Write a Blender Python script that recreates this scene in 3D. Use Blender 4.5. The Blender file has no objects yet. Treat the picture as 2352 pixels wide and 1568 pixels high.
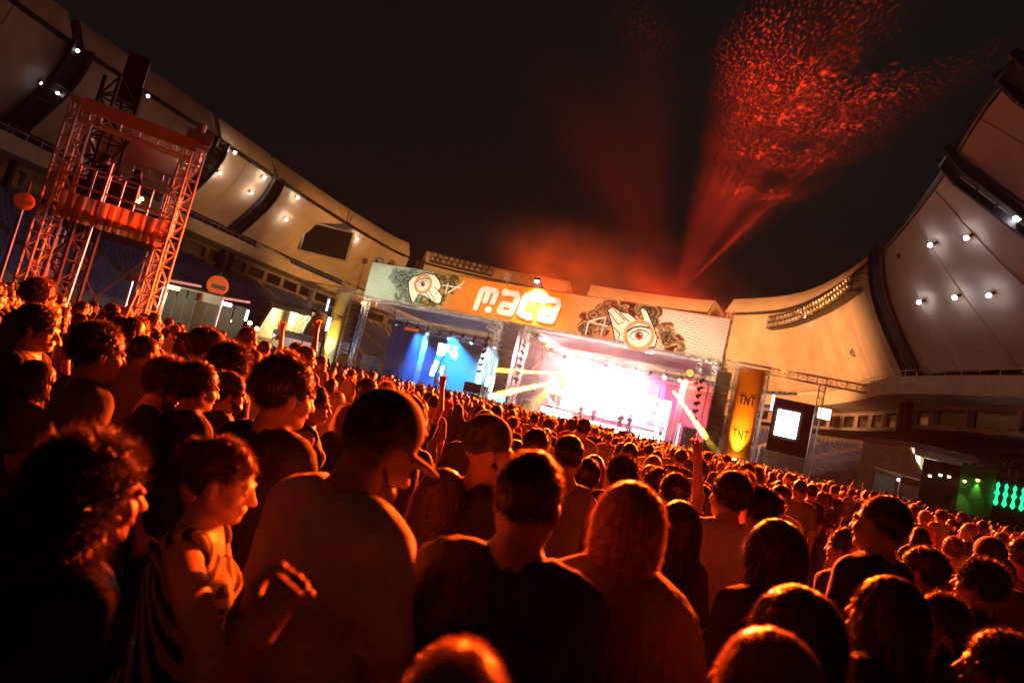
import bpy, bmesh, math, random
import numpy as np
from mathutils import Vector, Matrix
from mathutils.bvhtree import BVHTree
from math import radians, sin, cos, pi, sqrt

rnd = random.Random(7)
sc = bpy.context.scene
COL = sc.collection

# ------------------------------------------------------------------ camera
ROLL, PITCH, FPX = radians(13.3), radians(5.4), 1400.0      # focal length in pixels of a 2352 wide picture
CAM = Vector((0, 0, 1.85))
FWD = Vector((0, cos(PITCH), sin(PITCH)))
U0 = Vector((0, -sin(PITCH), cos(PITCH)))
RT = cos(ROLL) * Vector((1, 0, 0)) + sin(ROLL) * U0
UP = -sin(ROLL) * Vector((1, 0, 0)) + cos(ROLL) * U0
cd = bpy.data.cameras.new('camera')
cam = bpy.data.objects.new('camera', cd); COL.objects.link(cam)
cam.matrix_world = Matrix(((RT.x, UP.x, -FWD.x, CAM.x), (RT.y, UP.y, -FWD.y, CAM.y), (RT.z, UP.z, -FWD.z, CAM.z), (0, 0, 0, 1)))
cd.sensor_width = 36.0; cd.lens = 36.0 * FPX / 2352.0
cd.clip_start = 0.05; cd.clip_end = 2000
cd.dof.use_dof = True; cd.dof.focus_distance = 6.5; cd.dof.aperture_fstop = 1.8
sc.camera = cam

# ------------------------------------------------------------------ world, exposure
W = bpy.data.worlds.new('World'); sc.world = W; W.use_nodes = True
bgn = W.node_tree.nodes['Background']
bgn.inputs['Color'].default_value = (1.0, 0.80, 0.67, 1); bgn.inputs['Strength'].default_value = 0.0055   # night sky over a lit city
vs = sc.view_settings
vs.view_transform = 'Standard'; vs.look = 'None'; vs.exposure = 0.0; vs.gamma = 1.0; vs.use_curve_mapping = False
cy = sc.cycles
cy.use_denoising = True
cy.max_bounces = 5; cy.diffuse_bounces = 2; cy.glossy_bounces = 2; cy.transmission_bounces = 3; cy.volume_bounces = 0
cy.transparent_max_bounces = 8; cy.sample_clamp_indirect = 3.0; cy.caustics_reflective = False; cy.caustics_refractive = False
cy.volume_step_rate = 2.0; cy.volume_max_steps = 96

# ------------------------------------------------------------------ placing: a pixel of the photograph to a point of the place
def ray(x, y): return FWD + RT * ((x - 1176) / FPX) - UP * ((y - 784) / FPX)
def atz(x, y, z):
    d = ray(x, y); return CAM + d * ((z - CAM.z) / d.z)
def atd(x, y, depth): return CAM + ray(x, y) * depth
_A = atz(842, 680, 8); _B = atz(1660, 830, 8)
SA = Vector((_A.x, _A.y, 0)); SU = Vector((_B.x - _A.x, _B.y - _A.y, 0)).normalized(); SB = Vector((-SU.y, SU.x, 0))
def S(s, d, z): return SA + SU * s + SB * d + Vector((0, 0, z))       # stage front: s along it, d behind it
def sp(x, y, d=0.0):
    o = SA + SB * d; D = ray(x, y); t = (o - CAM).dot(SB) / D.dot(SB); P = CAM + D * t
    return (P - SA).dot(SU), P.z
SROT = math.atan2(SU.y, SU.x)

# ------------------------------------------------------------------ lights of the show
def spot(name, loc, target, power, color, angle=60, blend=0.6, radius=0.15, vol=1.0):
    L = bpy.data.lights.new(name, 'SPOT'); L.energy = power; L.color = color; L.spot_size = radians(angle); L.spot_blend = blend; L.shadow_soft_size = radius
    L.volume_factor = vol if hasattr(L, 'volume_factor') else 1
    o = bpy.data.objects.new(name, L); COL.objects.link(o); o.location = loc
    o.rotation_euler = (Vector(target) - Vector(loc)).to_track_quat('-Z', 'Y').to_euler(); return o
def point(name, loc, power, color, radius=0.2):
    L = bpy.data.lights.new(name, 'POINT'); L.energy = power; L.color = color; L.shadow_soft_size = radius
    o = bpy.data.objects.new(name, L); COL.objects.link(o); o.location = loc; return o
def area(name, loc, target, power, color, sx, sy, spread=180):
    L = bpy.data.lights.new(name, 'AREA'); L.shape = 'RECTANGLE'; L.size = sx; L.size_y = sy; L.energy = power; L.color = color; L.spread = radians(spread)
    o = bpy.data.objects.new(name, L); COL.objects.link(o); o.location = loc
    o.rotation_euler = (Vector(target) - Vector(loc)).to_track_quat('-Z', 'Y').to_euler(); return o

# ------------------------------------------------------------------ materials
MATS = {}
def mat(name, color, rough=0.7, metal=0.0, var=0.15, scale=8.0, spec=0.3, bump=0.0, trans=0.0):
    if name in MATS: return MATS[name]
    m = bpy.data.materials.new(name); m.use_nodes = True; nt = m.node_tree; b = nt.nodes['Principled BSDF']
    b.inputs['Roughness'].default_value = rough; b.inputs['Metallic'].default_value = metal; b.inputs['Specular IOR Level'].default_value = spec
    tc = nt.nodes.new('ShaderNodeTexCoord'); nz = nt.nodes.new('ShaderNodeTexNoise'); nz.inputs['Scale'].default_value = scale; nz.inputs['Detail'].default_value = 3
    nt.links.new(tc.outputs['Object'], nz.inputs['Vector'])
    rp = nt.nodes.new('ShaderNodeValToRGB'); e = rp.color_ramp.elements
    e[0].position = 0.3; e[1].position = 0.7
    e[0].color = tuple(c * (1 - var) for c in color) + (1,); e[1].color = tuple(min(1, c * (1 + var)) for c in color) + (1,)
    nt.links.new(nz.outputs['Fac'], rp.inputs['Fac']); nt.links.new(rp.outputs['Color'], b.inputs['Base Color'])
    if bump:
        bp = nt.nodes.new('ShaderNodeBump'); bp.inputs['Strength'].default_value = bump; bp.inputs['Distance'].default_value = 0.02
        nt.links.new(nz.outputs['Fac'], bp.inputs['Height']); nt.links.new(bp.outputs['Normal'], b.inputs['Normal'])
    if trans:
        out = nt.nodes['Material Output']; tr = nt.nodes.new('ShaderNodeBsdfTranslucent'); mx = nt.nodes.new('ShaderNodeMixShader'); mx.inputs[0].default_value = trans
        nt.links.new(rp.outputs['Color'], tr.inputs['Color']); nt.links.new(b.outputs[0], mx.inputs[1]); nt.links.new(tr.outputs[0], mx.inputs[2]); nt.links.new(mx.outputs[0], out.inputs['Surface'])
    MATS[name] = m; return m
def glow(name, color, strength):
    if name in MATS: return MATS[name]
    m = bpy.data.materials.new(name); m.use_nodes = True; b = m.node_tree.nodes['Principled BSDF']
    b.inputs['Base Color'].default_value = tuple(c * 0.5 for c in color) + (1,); b.inputs['Emission Color'].default_value = tuple(color) + (1,); b.inputs['Emission Strength'].default_value = strength
    MATS[name] = m; return m

# ------------------------------------------------------------------ mesh building
class MB:
    def __init__(s): s.v = []; s.f = []
    def add(s, vs, fs):
        n = len(s.v); s.v.extend(tuple(p) for p in vs); s.f.extend(tuple(i + n for i in f) for f in fs)
    def hexa(s, p): s.add(p, [(0, 3, 2, 1), (4, 5, 6, 7), (0, 1, 5, 4), (1, 2, 6, 5), (2, 3, 7, 6), (3, 0, 4, 7)])
    def box(s, c, ax, ay, az):            # centre and three half vectors
        c = Vector(c); ax = Vector(ax); ay = Vector(ay); az = Vector(az)
        s.hexa([c - ax - ay - az, c + ax - ay - az, c + ax + ay - az, c - ax + ay - az, c - ax - ay + az, c + ax - ay + az, c + ax + ay + az, c - ax + ay + az])
    def bar(s, a, b, w, h=None, up=(0, 0, 1)):
        a = Vector(a); b = Vector(b); h = h or w; t = (b - a)
        if t.length < 1e-6: return
        t.normalize(); up = Vector(up)
        if abs(t.dot(up)) > 0.98: up = Vector((1, 0, 0))
        x = t.cross(up).normalized() * w / 2; y = x.cross(t).normalized() * h / 2
        s.hexa([a - x - y, a + x - y, a + x + y, a - x + y, b - x - y, b + x - y, b + x + y, b - x + y])
    def tube(s, a, b, r, n=6, r2=None, cap=True):
        a = Vector(a); b = Vector(b); t = (b - a).normalized(); r2 = r if r2 is None else r2
        up = Vector((0, 0, 1)) if abs(t.z) < 0.95 else Vector((1, 0, 0))
        x = t.cross(up).normalized(); y = x.cross(t).normalized(); vs = []
        for k in range(n): q = x * cos(2 * pi * k / n) + y * sin(2 * pi * k / n); vs.append(a + q * r)
        for k in range(n): q = x * cos(2 * pi * k / n) + y * sin(2 * pi * k / n); vs.append(b + q * r2)
        fs = [(k, k + n, (k + 1) % n + n, (k + 1) % n) for k in range(n)]
        if cap: fs += [tuple(range(n)), tuple(range(2 * n - 1, n - 1, -1))]
        s.add(vs, fs)
    def truss(s, a, b, size, bay=None, up=(0, 0, 1), r=0.03, lace=0.02):
        a = Vector(a); b = Vector(b); t = b - a; L = t.length; t.normalize(); up = Vector(up)
        if abs(t.dot(up)) > 0.98: up = SB
        x = t.cross(up).normalized() * size / 2; y = x.cross(t).normalized() * size / 2
        cs = [x + y, x - y, -x - y, -x + y]
        for c in cs: s.tube(a + c, b + c, r, 5)
        n = max(1, round(L / (bay or size)))
        for k in range(n):
            p = a + t * (L * k / n); q = a + t * (L * (k + 1) / n)
            for j in range(4):
                c0, c1 = cs[j], cs[(j + 1) % 4]
                if (k + j) % 2: c0, c1 = c1, c0
                s.bar(p + c0, q + c1, lace); s.bar(p + cs[j], p + cs[(j + 1) % 4], lace)
    def sheet(s, rows):                   # grid of points
        n = len(rows[0]); vs = [p for r in rows for p in r]; fs = []
        for i in range(len(rows) - 1):
            for j in range(n - 1): fs.append((i * n + j, i * n + j + 1, (i + 1) * n + j + 1, (i + 1) * n + j))
        s.add(vs, fs)
    def disc(s, c, x, y, n=16):
        c = Vector(c); s.add([c + Vector(x) * cos(2 * pi * k / n) + Vector(y) * sin(2 * pi * k / n) for k in range(n)], [tuple(range(n))])
    def ball(s, c, r, nu=10, nv=6):
        c = Vector(c); r = r if hasattr(r, '__len__') else (r, r, r); rows = []
        for i in range(nv + 1):
            th = pi * i / nv; rows.append([c + Vector((r[0] * sin(th) * cos(-2 * pi * j / nu), r[1] * sin(th) * sin(-2 * pi * j / nu), r[2] * cos(th))) for j in range(nu + 1)])
        s.sheet(rows)
    def mesh(s, name, m, smooth=False):
        me = bpy.data.meshes.new(name); me.from_pydata(s.v, [], s.f); me.validate()
        ms = m if isinstance(m, (list, tuple)) else [m]
        for k in ms: me.materials.append(k)
        if smooth: me.polygons.foreach_set('use_smooth', [True] * len(me.polygons))
        return me
    def build(s, name, m, parent=None, smooth=False, **kw):
        o = bpy.data.objects.new(name, s.mesh(name, m, smooth)); COL.objects.link(o)
        if parent is not None:
            o.parent = parent; o.matrix_parent_inverse = parent.matrix_world.inverted() if not parent.get('_local') else Matrix()
        tag(o, **kw); return o
def tag(o, label=None, cat=None, group=None, kind=None):
    if label: o['label'] = label
    if cat: o['category'] = cat
    if group: o['group'] = group
    if kind: o['kind'] = kind
    return o
def thing(name, label, cat, loc=(0, 0, 0), group=None, rotz=0.0):
    o = bpy.data.objects.new(name, None); COL.objects.link(o); o.empty_display_size = 0.2
    o.location = loc; o.rotation_euler = (0, 0, rotz)
    o.matrix_world = Matrix.Translation(loc) @ Matrix.Rotation(rotz, 4, 'Z')
    return tag(o, label, cat, group)
def offset_mesh(bm_v, loc): return [(v[0] - loc[0], v[1] - loc[1], v[2] - loc[2]) for v in bm_v]
def dup(o, parent=None, mw=None):
    c = o.copy(); COL.objects.link(c)
    if parent is not None: c.parent = parent
    if mw is not None: c.matrix_world = mw
    for ch in o.children: dup(ch, c)
    return c
# ------------------------------------------------------------------ key lights, haze
HAZE = 0.00004
KEYC = (1.0, 0.068, 0.003)
def flat_spot(*a, sy=.45, **k):
    o = spot(*a, **k); o.scale = (1, sy, 1); return o
KEYS = [((22.0, -.9, 11.7), (-.5, 7, -5), 1250000), ((13.3, -.9, 12.0), (-3, 8, -5), 430000), ((30.9, -.9, 11.6), (-3, 5, -5), 580000), ((39.5, -.5, 9.3), (-6, 6, -5), 520000)]
for a_, b_, p_ in KEYS: flat_spot('key_spot', S(*a_), b_, p_, KEYC, 48, .9, .3, sy=.66)
spot('stand_spill', S(33, 9, 9.5), (36, 98, 17), 300000, (1.0, .36, .11), 70, 1.0, 2.0)
spot('stand_spill', S(18, 14, 9.0), (15, 116, 26), 60000, (1.0, .42, .10), 100, 1.0, .6)
spot('stand_spill', S(-7, 8, 9.0), (-28, 112, 20), 85000, (1.0, .40, .10), 62, 1.0, .6)
spot('stand_spill', S(-9, 2, 9.0), (-41, 82, 21), 12000, (1.0, .42, .12), 40, 1.0, .6)
for k in range(4): spot('blinder_light', S(18 + 2.2 * k, 6.0, 6.2), S(17 + 2.2 * k, -18, 2.5), 24000, (1.0, .36, .34), 80, 1.0, .2)
for s in (1.5, 7, 12.5, 19, 25, 29.5): spot('banner_light', S(s, -5.5, 7.75), S(s, -.4, 9.9), 1800, (1.0, .80, .55), 95, 1.0, .2)
# stage washes
for s, d, z, c, p in ((3, 5, 6.3, (.02, .16, 1.0), 60000), (7, 4.5, 6.4, (.02, .38, 1.0), 90000), (10.5, 5, 6.2, (.35, .9, 1.0), 60000)): spot('wash_blue', S(s, d, z), S(s + .8, 8, 1), p, c, 75, .8, .2)
for s, d, z, c, p in ((18.5, 5, 6.5, (1.0, .20, .03), 60000), (22, 4.5, 6.6, (1.0, .03, .30), 80000), (25.5, 5, 6.5, (1.0, .04, .22), 80000), (28.5, 4, 6.5, (1.0, .08, .05), 40000)): spot('wash_magenta', S(s, d, z), S(s + .5, 9, 3), p, c, 90, .8, .2)
# upward lights into the smoke over the roof
spot('smoke_light', S(14, 9, 9.6), S(13, 14, 19), 115000, (1.0, .085, .008), 100, 1.0, .3)
spot('smoke_light', S(24, 9, 9.6), S(24, 14, 18), 65000, (1.0, .055, .010), 90, 1.0, .3)
# yellow moving head beams
def mover(px0, px1, d0, d1, power, ang, color):
    s0, z0 = sp(px0[0], px0[1], d0); s1, z1 = sp(px1[0], px1[1], d1); o = spot('beam_spot', S(s0, d0, z0), S(s1, d1, z1), power, color, ang, .35, .03); return o
YEL = (1.0, .62, .03)
mover((1292, 858), (1145, 850), 3.0, -1.0, 11000000, 4.0, YEL)
mover((1288, 864), (1262, 892), 3.0, -3.0, 7000000, 4.2, YEL)
mover((1282, 874), (1120, 912), 3.0, -1.5, 20000000, 5.5, YEL)
mover((1545, 893), (1648, 1043), 2.0, -4.0, 16000000, 3.8, YEL)
# red laser fan: a projector whose gobo breaks the light into many thin rays
def laser(loc, target, power, ang, seed, scale, th):
    o = spot('laser_projector', loc, target, power, (1.0, .035, .005), ang, 1.0, .02); L = o.data; L.use_nodes = True; nt = L.node_tree; em = nt.nodes['Emission']
    tc = nt.nodes.new('ShaderNodeTexCoord'); sx = nt.nodes.new('ShaderNodeSeparateXYZ'); nt.links.new(tc.outputs['Normal'], sx.inputs[0])
    dx = nt.nodes.new('ShaderNodeMath'); dx.operation = 'DIVIDE'; dy = nt.nodes.new('ShaderNodeMath'); dy.operation = 'DIVIDE'
    nt.links.new(sx.outputs['X'], dx.inputs[0]); nt.links.new(sx.outputs['Z'], dx.inputs[1]); nt.links.new(sx.outputs['Y'], dy.inputs[0]); nt.links.new(sx.outputs['Z'], dy.inputs[1])
    cb = nt.nodes.new('ShaderNodeCombineXYZ'); cb.inputs[2].default_value = seed; nt.links.new(dx.outputs[0], cb.inputs[0]); nt.links.new(dy.outputs[0], cb.inputs[1])
    nz = nt.nodes.new('ShaderNodeTexNoise'); nz.inputs['Scale'].default_value = scale; nz.inputs['Detail'].default_value = 2; nt.links.new(cb.outputs[0], nz.inputs['Vector'])
    mr = nt.nodes.new('ShaderNodeMapRange'); mr.inputs['From Min'].default_value = th; mr.inputs['From Max'].default_value = th + .12; nt.links.new(nz.outputs['Fac'], mr.inputs['Value'])
    n2 = nt.nodes.new('ShaderNodeTexNoise'); n2.inputs['Scale'].default_value = 2.0; n2.inputs['Detail'].default_value = 1; nt.links.new(cb.outputs[0], n2.inputs['Vector'])
    m2 = nt.nodes.new('ShaderNodeMapRange'); m2.inputs['From Min'].default_value = .40; m2.inputs['From Max'].default_value = .70; nt.links.new(n2.outputs['Fac'], m2.inputs['Value'])
    mu = nt.nodes.new('ShaderNodeMath'); mu.operation = 'MULTIPLY'; nt.links.new(mr.outputs[0], mu.inputs[0]); nt.links.new(m2.outputs[0], mu.inputs[1])
    nt.links.new(mu.outputs[0], em.inputs['Strength']); return o
LZ0 = S(26.5, .6, 11.9)
laser(LZ0, atz(1880, 160, 26), 5600000, 46, 1.0, 105, .56)
laser(LZ0, atz(1350, 150, 26), 1300000, 56, 4.0, 95, .55)
laser(LZ0, atz(1830, 230, 26), 5000000, 40, 7.0, 22, .60)
spot('laser_projector', LZ0, atz(1800, 440, 24), 40000000, (1.0, .03, .005), .9, .2, .01)
spot('laser_projector', LZ0, atz(1760, 470, 24), 30000000, (1.0, .03, .005), .7, .2, .01)
# ================================================================== THE STADIUM
M_concrete = mat('concrete', (0.30, 0.27, 0.24), 0.85, scale=0.6, var=0.25)
M_roof = mat('roof_cladding', (0.52, 0.47, 0.40), 0.65, scale=0.35, var=0.18)
M_roofside = mat('roof_fascia', (0.48, 0.42, 0.36), 0.6, scale=0.3, var=0.12)
M_black = mat('black_paint', (0.018, 0.017, 0.017), 0.55)
M_dark = mat('dark_steel', (0.05, 0.048, 0.046), 0.5, 0.4)
M_seat = mat('blue_plastic', (0.05, 0.085, 0.30), 0.45, scale=3, var=0.35)
M_cream = mat('cream_wall', (0.55, 0.50, 0.40), 0.8, scale=1.2, var=0.15)
M_alu = mat('aluminium', (0.55, 0.54, 0.52), 0.35, 0.7, var=0.1)
M_glassdark = mat('dark_window', (0.012, 0.013, 0.016), 0.15, spec=0.5)
M_ground = mat('field_cover', (0.07, 0.065, 0.055), 0.9, scale=2.0, var=0.3, bump=0.3)
M_lamp = glow('lamp_white', (0.95, 0.90, 1.0), 80.0)
M_warmlamp = glow('lamp_warm', (1.0, 0.62, 0.25), 14.0)

g = MB(); n = 24
g.add([(cos(2 * pi * k / n) * 900, 60 + sin(2 * pi * k / n) * 900, 0) for k in range(n)], [tuple(range(n))])
g.build('ground', M_ground, kind='structure')

LIP = [(-36, 8), (-44, 24), (-48, 40), (-47, 54), (-43, 68), (-39.6, 80), (-36.5, 91), (-31, 107), (-23.5, 121), (-9, 123.0), (6, 119.8), (20, 114.5), (31.5, 108), (37.5, 99), (39.8, 90), (38.7, 78), (36.0, 66), (32.4, 55), (27.8, 43), (23.4, 33), (21, 24), (20, 14)]
def crm(P, n=14):
    out = []; P = [Vector((2 * P[0][0] - P[1][0], 2 * P[0][1] - P[1][1]))] + [Vector(p) for p in P] + [Vector((2 * P[-1][0] - P[-2][0], 2 * P[-1][1] - P[-2][1]))]
    for i in range(1, len(P) - 2):
        for k in range(n):
            t = k / n; a, b, c, d = P[i - 1], P[i], P[i + 1], P[i + 2]
            out.append(0.5 * ((2 * b) + (c - a) * t + (2 * a - 5 * b + 4 * c - d) * t * t + (3 * b - a - 3 * c + d) * t ** 3))
    out.append(P[-2].copy()); return out
PATH = crm(LIP)
ARC = [0.0]
for i in range(1, len(PATH)): ARC.append(ARC[-1] + (PATH[i] - PATH[i - 1]).length)
ATOT = ARC[-1]
def pa(a):                                   # point and outward normal at arc length
    a = min(max(a, 0), ATOT - 1e-4); i = int(np.searchsorted(ARC, a, side='right')) - 1; i = min(max(i, 0), len(PATH) - 2)
    t = (a - ARC[i]) / max(1e-9, ARC[i + 1] - ARC[i]); p = PATH[i].lerp(PATH[i + 1], t)
    i0, i1 = max(0, i - 4), min(len(PATH) - 1, i + 5); tg = (PATH[i1] - PATH[i0]).normalized()
    return p, Vector((-tg.y, tg.x)), tg
def R(a, r, z):                              # a along the ring, r outwards, z up
    p, nrm, _ = pa(a); q = p + nrm * r; return Vector((q.x, q.y, z))
def arc_of(x, y, z=25.0):
    q = atz(x, y, z).to_2d(); return ARC[min(range(len(PATH)), key=lambda i: (PATH[i] - q).length)]
ZL, ZT, ZB = 25.0, 28.0, 19.2
def steps(a0, a1, st): n = max(1, int(math.ceil((a1 - a0) / st))); return [a0 + (a1 - a0) * k / n for k in range(n + 1)]
def EX(a):                                   # the near right part of the ring stands further back under its roof
    t = min(1, max(0, (a - a_r1) / (a_r3 - a_r1))); return 13.0 * t * t * (3 - 2 * t)
DROP, DZ = 8.2, 0.0
def under(t, a):                             # underside profile, t from lip to back
    return (5.0 + EX(a)) * t - 1.2 * sin(pi * t), ZL - DROP * (0.7 * t + 0.3 * t * t)
def R2(a, r, z): return R(a, r + EX(a), z + DZ)

a_gap1 = arc_of(645, 410); a_gap2 = arc_of(945, 595); a_gap2b = arc_of(968, 604); a_c1 = arc_of(1285, 655); a_c2 = arc_of(1335, 665)
a_c3 = arc_of(1607, 710); a_r0 = arc_of(1660, 718); a_r1 = arc_of(2018, 575); a_r2 = arc_of(2168, 365); a_r3 = arc_of(2262, 150); a_l1 = arc_of(505, 320); a_l0 = arc_of(225, 115)
stands = [
 ('stand_left', 0.0, a_gap2, 'long curved grandstand with blue seats and lit roof behind the camera tower'),
 ('stand_far', a_gap2 + 0.3, a_r0 - 0.3, 'far end of the stadium showing pale roof panels above the stage banner'),
 ('stand_right', a_r0, ATOT - 0.1, 'tall curved grandstand with white roof lamps beyond the stage, dark at its end'),
]
roofs = {'stand_left': [(0.0, a_l0 - .6), (a_l0 + .6, a_l1 - .5), (a_l1 + .4, a_gap1 - .35), (a_gap1 + .6, a_gap2 - .5)],
         'stand_far': [(a_gap2b, a_c1), (a_c2, a_c3)],
         'stand_right': [(a_r0 + .3, a_r1), (a_r1 + .9, a_r2), (a_r2 + .9, a_r3), (a_r3 + .9, ATOT - .2)]}
ribs = {'stand_left': [a_l0, a_l1, a_gap1 + .12], 'stand_far': [a_gap2b - 1.2, a_c1 + 1.5, a_c3 + 2], 'stand_right': [a_r1 + .45, a_r2 + .45, a_r3 + .45]}
under_tris = MB()
for sname, a0, a1, lab in stands:
    p0 = R((a0 + a1) / 2, 12, 0)
    T = thing('grandstand', lab, 'grandstand', p0)
    far = sname == 'stand_far'
    DROP, DZ = (11.6, -2.9) if sname == 'stand_right' else (8.2, 0.0)
    # roof: each cladding panel of underside and fascia on its own
    for (b0, b1) in roofs[sname]:
        zt = ZT if not far else ZT - .3
        fr = MB(); fr.sheet([[R(a, 1.6, zt), R(a, 0, ZL + .12), R(a, .25, ZL - .05)] for a in steps(b0, b1, 1.5)])
        fr.sheet([[R(a, 1.6, zt + .02), R(a, 2.2, zt), R(a, 13.0 + EX(a), ZB + 4.5)] for a in steps(b0, b1, 3)])
        fr.build('roof_fascia', M_roofside, T, smooth=True)
        sh = MB(); rows = []
        for a in steps(b0, b1, 1.5): rows.append([R(a, .3 + under(t, a)[0], under(t, a)[1] - .25) for t in [k / 8 for k in range(9)]])
        sh.sheet(rows); under_tris.sheet(rows); sh.build('roof_soffit', M_roof, T, smooth=True)
        for a in (b0, b1):
            ed = MB()
            for k in range(8):
                r0, z0 = under(k / 8, a); r1, z1 = under((k + 1) / 8, a)
                ed.add([R(a, .3 + r0, z0 - .25), R(a, .3 + r1, z1 - .25), R(a, 1.6 + r1 * .95, z1 + 2.6), R(a, 1.6 + r0 * .95, z0 + 2.6)], [(0, 1, 2, 3)])
            ed.build('roof_end', M_roofside, T)
        for a in steps(b0, b1, 6.0)[1:-1]:
            jn = MB()
            for k in range(8):
                r0, z0 = under(k / 8, a); r1, z1 = under((k + 1) / 8, a); jn.bar(R(a, r0 + .27, z0 - .27), R(a, r1 + .27, z1 - .27), .09, .05)
            jn.build('panel_joint', M_roofside, T)
        lp = MB(); ss = steps(b0, b1, 2.5)
        for i in range(len(ss) - 1): lp.bar(R(ss[i], -.05, ZL), R(ss[i + 1], -.05, ZL), .22)
        lp.build('lip_rail', M_black, T)
    for a in ribs[sname]:
        rb = MB(); w = .95 if not far else .5
        p, nrm, tg = pa(a); t3 = Vector((tg.x, tg.y, 0))
        for sgn in (-1, 1):
            for k in range(10):
                q0, q1 = under(k / 10, a), under((k + 1) / 10, a)
                rb.bar(R(a, q0[0] - .6, q0[1] - .55 + .6 * (k == 0)) + t3 * sgn * w, R(a, q1[0] - .6, q1[1] - .55) + t3 * sgn * w, .28, .5)
        for k in range(10):
            q0 = under(k / 10, a); q1 = under((k + 1) / 10, a)
            rb.bar(R(a, q0[0] - .5, q0[1] - .5) + t3 * w, R(a, q0[0] - .5, q0[1] - .5) - t3 * w, .16)
            rb.add([R(a, q0[0] - .3, q0[1] - .3) + t3 * w, R(a, q0[0] - .3, q0[1] - .3) - t3 * w, R(a, q1[0] - .3, q1[1] - .3) - t3 * w, R(a, q1[0] - .3, q1[1] - .3) + t3 * w], [(0, 1, 2, 3)])
        for sgn in (-1, 1): rb.bar(R2(a, 4.3, 16.6) + t3 * sgn * w, R2(a, 4.6, 10.5) + t3 * sgn * w, .4, .6)
        rb.build('roof_rib', M_black, T)
    # back wall, tiers, parapet, concourse
    OF = -4.5
    SH, LZ, LN, LD = (7.0, 9.9, 16, .42) if sname == 'stand_right' else (0.0, 10.6, 20, .43)
    aa = steps(a0, a1, 2.0)
    bw = MB(); bw.sheet([[R2(a, 12.0, ZB + .3), R2(a, 12.0, 17.3)] for a in aa]); bw.build('back_wall', M_concrete, T)
    UT = [(16.3 + OF - k * .93, 17.5 - k * .34) for k in range(11)]
    ut = MB(); rows = []
    for a in aa:
        row = []
        for k, (r, z) in enumerate(UT):
            row += [R2(a, r, z)]
            if k < len(UT) - 1: row += [R2(a, r, UT[k + 1][1])]
        rows.append(row)
    ut.sheet(rows); ut.build('upper_terrace', M_concrete, T)
    pr = MB(); pr.sheet([[R2(a, 6.6 + OF, 14.0), R2(a, 6.6 + OF, 14.9), R2(a, 6.3 + OF, 14.9), R2(a, 6.3 + OF, 13.3), R2(a, 10 + OF, 13.2)] for a in aa]); pr.build('parapet', M_cream, T)
    cw = MB(); cw.sheet([[R2(a, 10.1 + OF, 13.2), R2(a, 10.1 + OF, 12.75), ] for a in aa]); cw.sheet([[R2(a, 10.1 + OF, 11.3), R2(a, 10.1 + OF, 10.9), R2(a, 10.1 + OF + SH, 10.8), R2(a, 10.1 + OF + SH, LZ)] for a in aa])
    for a in steps(a0, a1, 4.2): 
        p, nrm, tg = pa(a); t3 = Vector((tg.x, tg.y, 0)) * .35; cw.box(R2(a, 10.15 + OF, 12.0), t3, Vector((nrm.x, nrm.y, 0)) * .1, (0, 0, .77))
    cw.build('concourse_wall', M_concrete, T)
    sts = steps(a0, a1, 4.2)
    for i in range(len(sts) - 1):
        wn = MB(); b0, b1 = sts[i] + .36, sts[i + 1] - .36
        wn.add([R2(b0, 10.4 + OF, 11.3), R2(b1, 10.4 + OF, 11.3), R2(b1, 10.4 + OF, 12.75), R2(b0, 10.4 + OF, 12.75)], [(0, 1, 2, 3)])
        wn.build('window', M_glassdark, T)
    LT = [(10.1 + OF + SH - k * .9, LZ - k * LD) for k in range(LN)]
    lt = MB(); rows = []
    for a in aa:
        row = []
        for k, (r, z) in enumerate(LT):
            row += [R2(a, r, z)]
            if k < len(LT) - 1: row += [R2(a, r, LT[k + 1][1])]
        rows.append(row + [R2(a, LT[-1][0] - .9, LT[-1][1]), R2(a, LT[-1][0] - .9, -DZ)])
    lt.sheet(rows); lt.build('lower_terrace', M_concrete, T)
    # seats: thousands, joined
    st = MB()
    for (tier, dr) in ((UT, .93), (LT, .9)):
        for k in range(len(tier) - 1):
            r, z = tier[k + 1][0] + .45, tier[k + 1][1]
            for a in steps(a0 + .5, a1 - .5, .56):
                if (a % 11.2) < 1.25 or rnd.random() < .015: continue
                p, nrm, tg = pa(a); c = R2(a, r, z); t3 = Vector((tg.x, tg.y, 0)) * .215; n3 = Vector((nrm.x, nrm.y, 0))
                q = c + Vector((0, 0, .40)); b = q + n3 * .2
                st.add([q - t3 - n3 * .2, q + t3 - n3 * .2, b + t3, b - t3, b + t3 * .95 + n3 * .09 + Vector((0, 0, .42)), b - t3 * .95 + n3 * .09 + Vector((0, 0, .42)),
                        q - t3 - n3 * .18 - Vector((0, 0, .12)), q + t3 - n3 * .18 - Vector((0, 0, .12))], [(0, 1, 2, 3), (3, 2, 4, 5), (6, 7, 1, 0)])
    st.build('seat_rows', M_seat, T, kind='stuff')
    # rails and dividers on the upper tier
    rl = MB(); rb_ = MB(); ss = steps(a0, a1, 1.4)
    for i in range(len(ss) - 1):
        rl.bar(R2(ss[i], 6.45 + OF, 15.5), R2(ss[i + 1], 6.45 + OF, 15.5), .05); rl.bar(R2(ss[i], 6.45 + OF, 14.9), R2(ss[i], 6.45 + OF, 15.5), .04)
        rb_.bar(R2(ss[i], 11.4, 18.4), R2(ss[i + 1], 11.4, 18.4), .06); rb_.bar(R2(ss[i], 11.4, 17.5), R2(ss[i], 11.4, 18.4), .05)
    rb_.build('railing', M_alu, T)
    rl.build('railing', M_alu, T)
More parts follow.
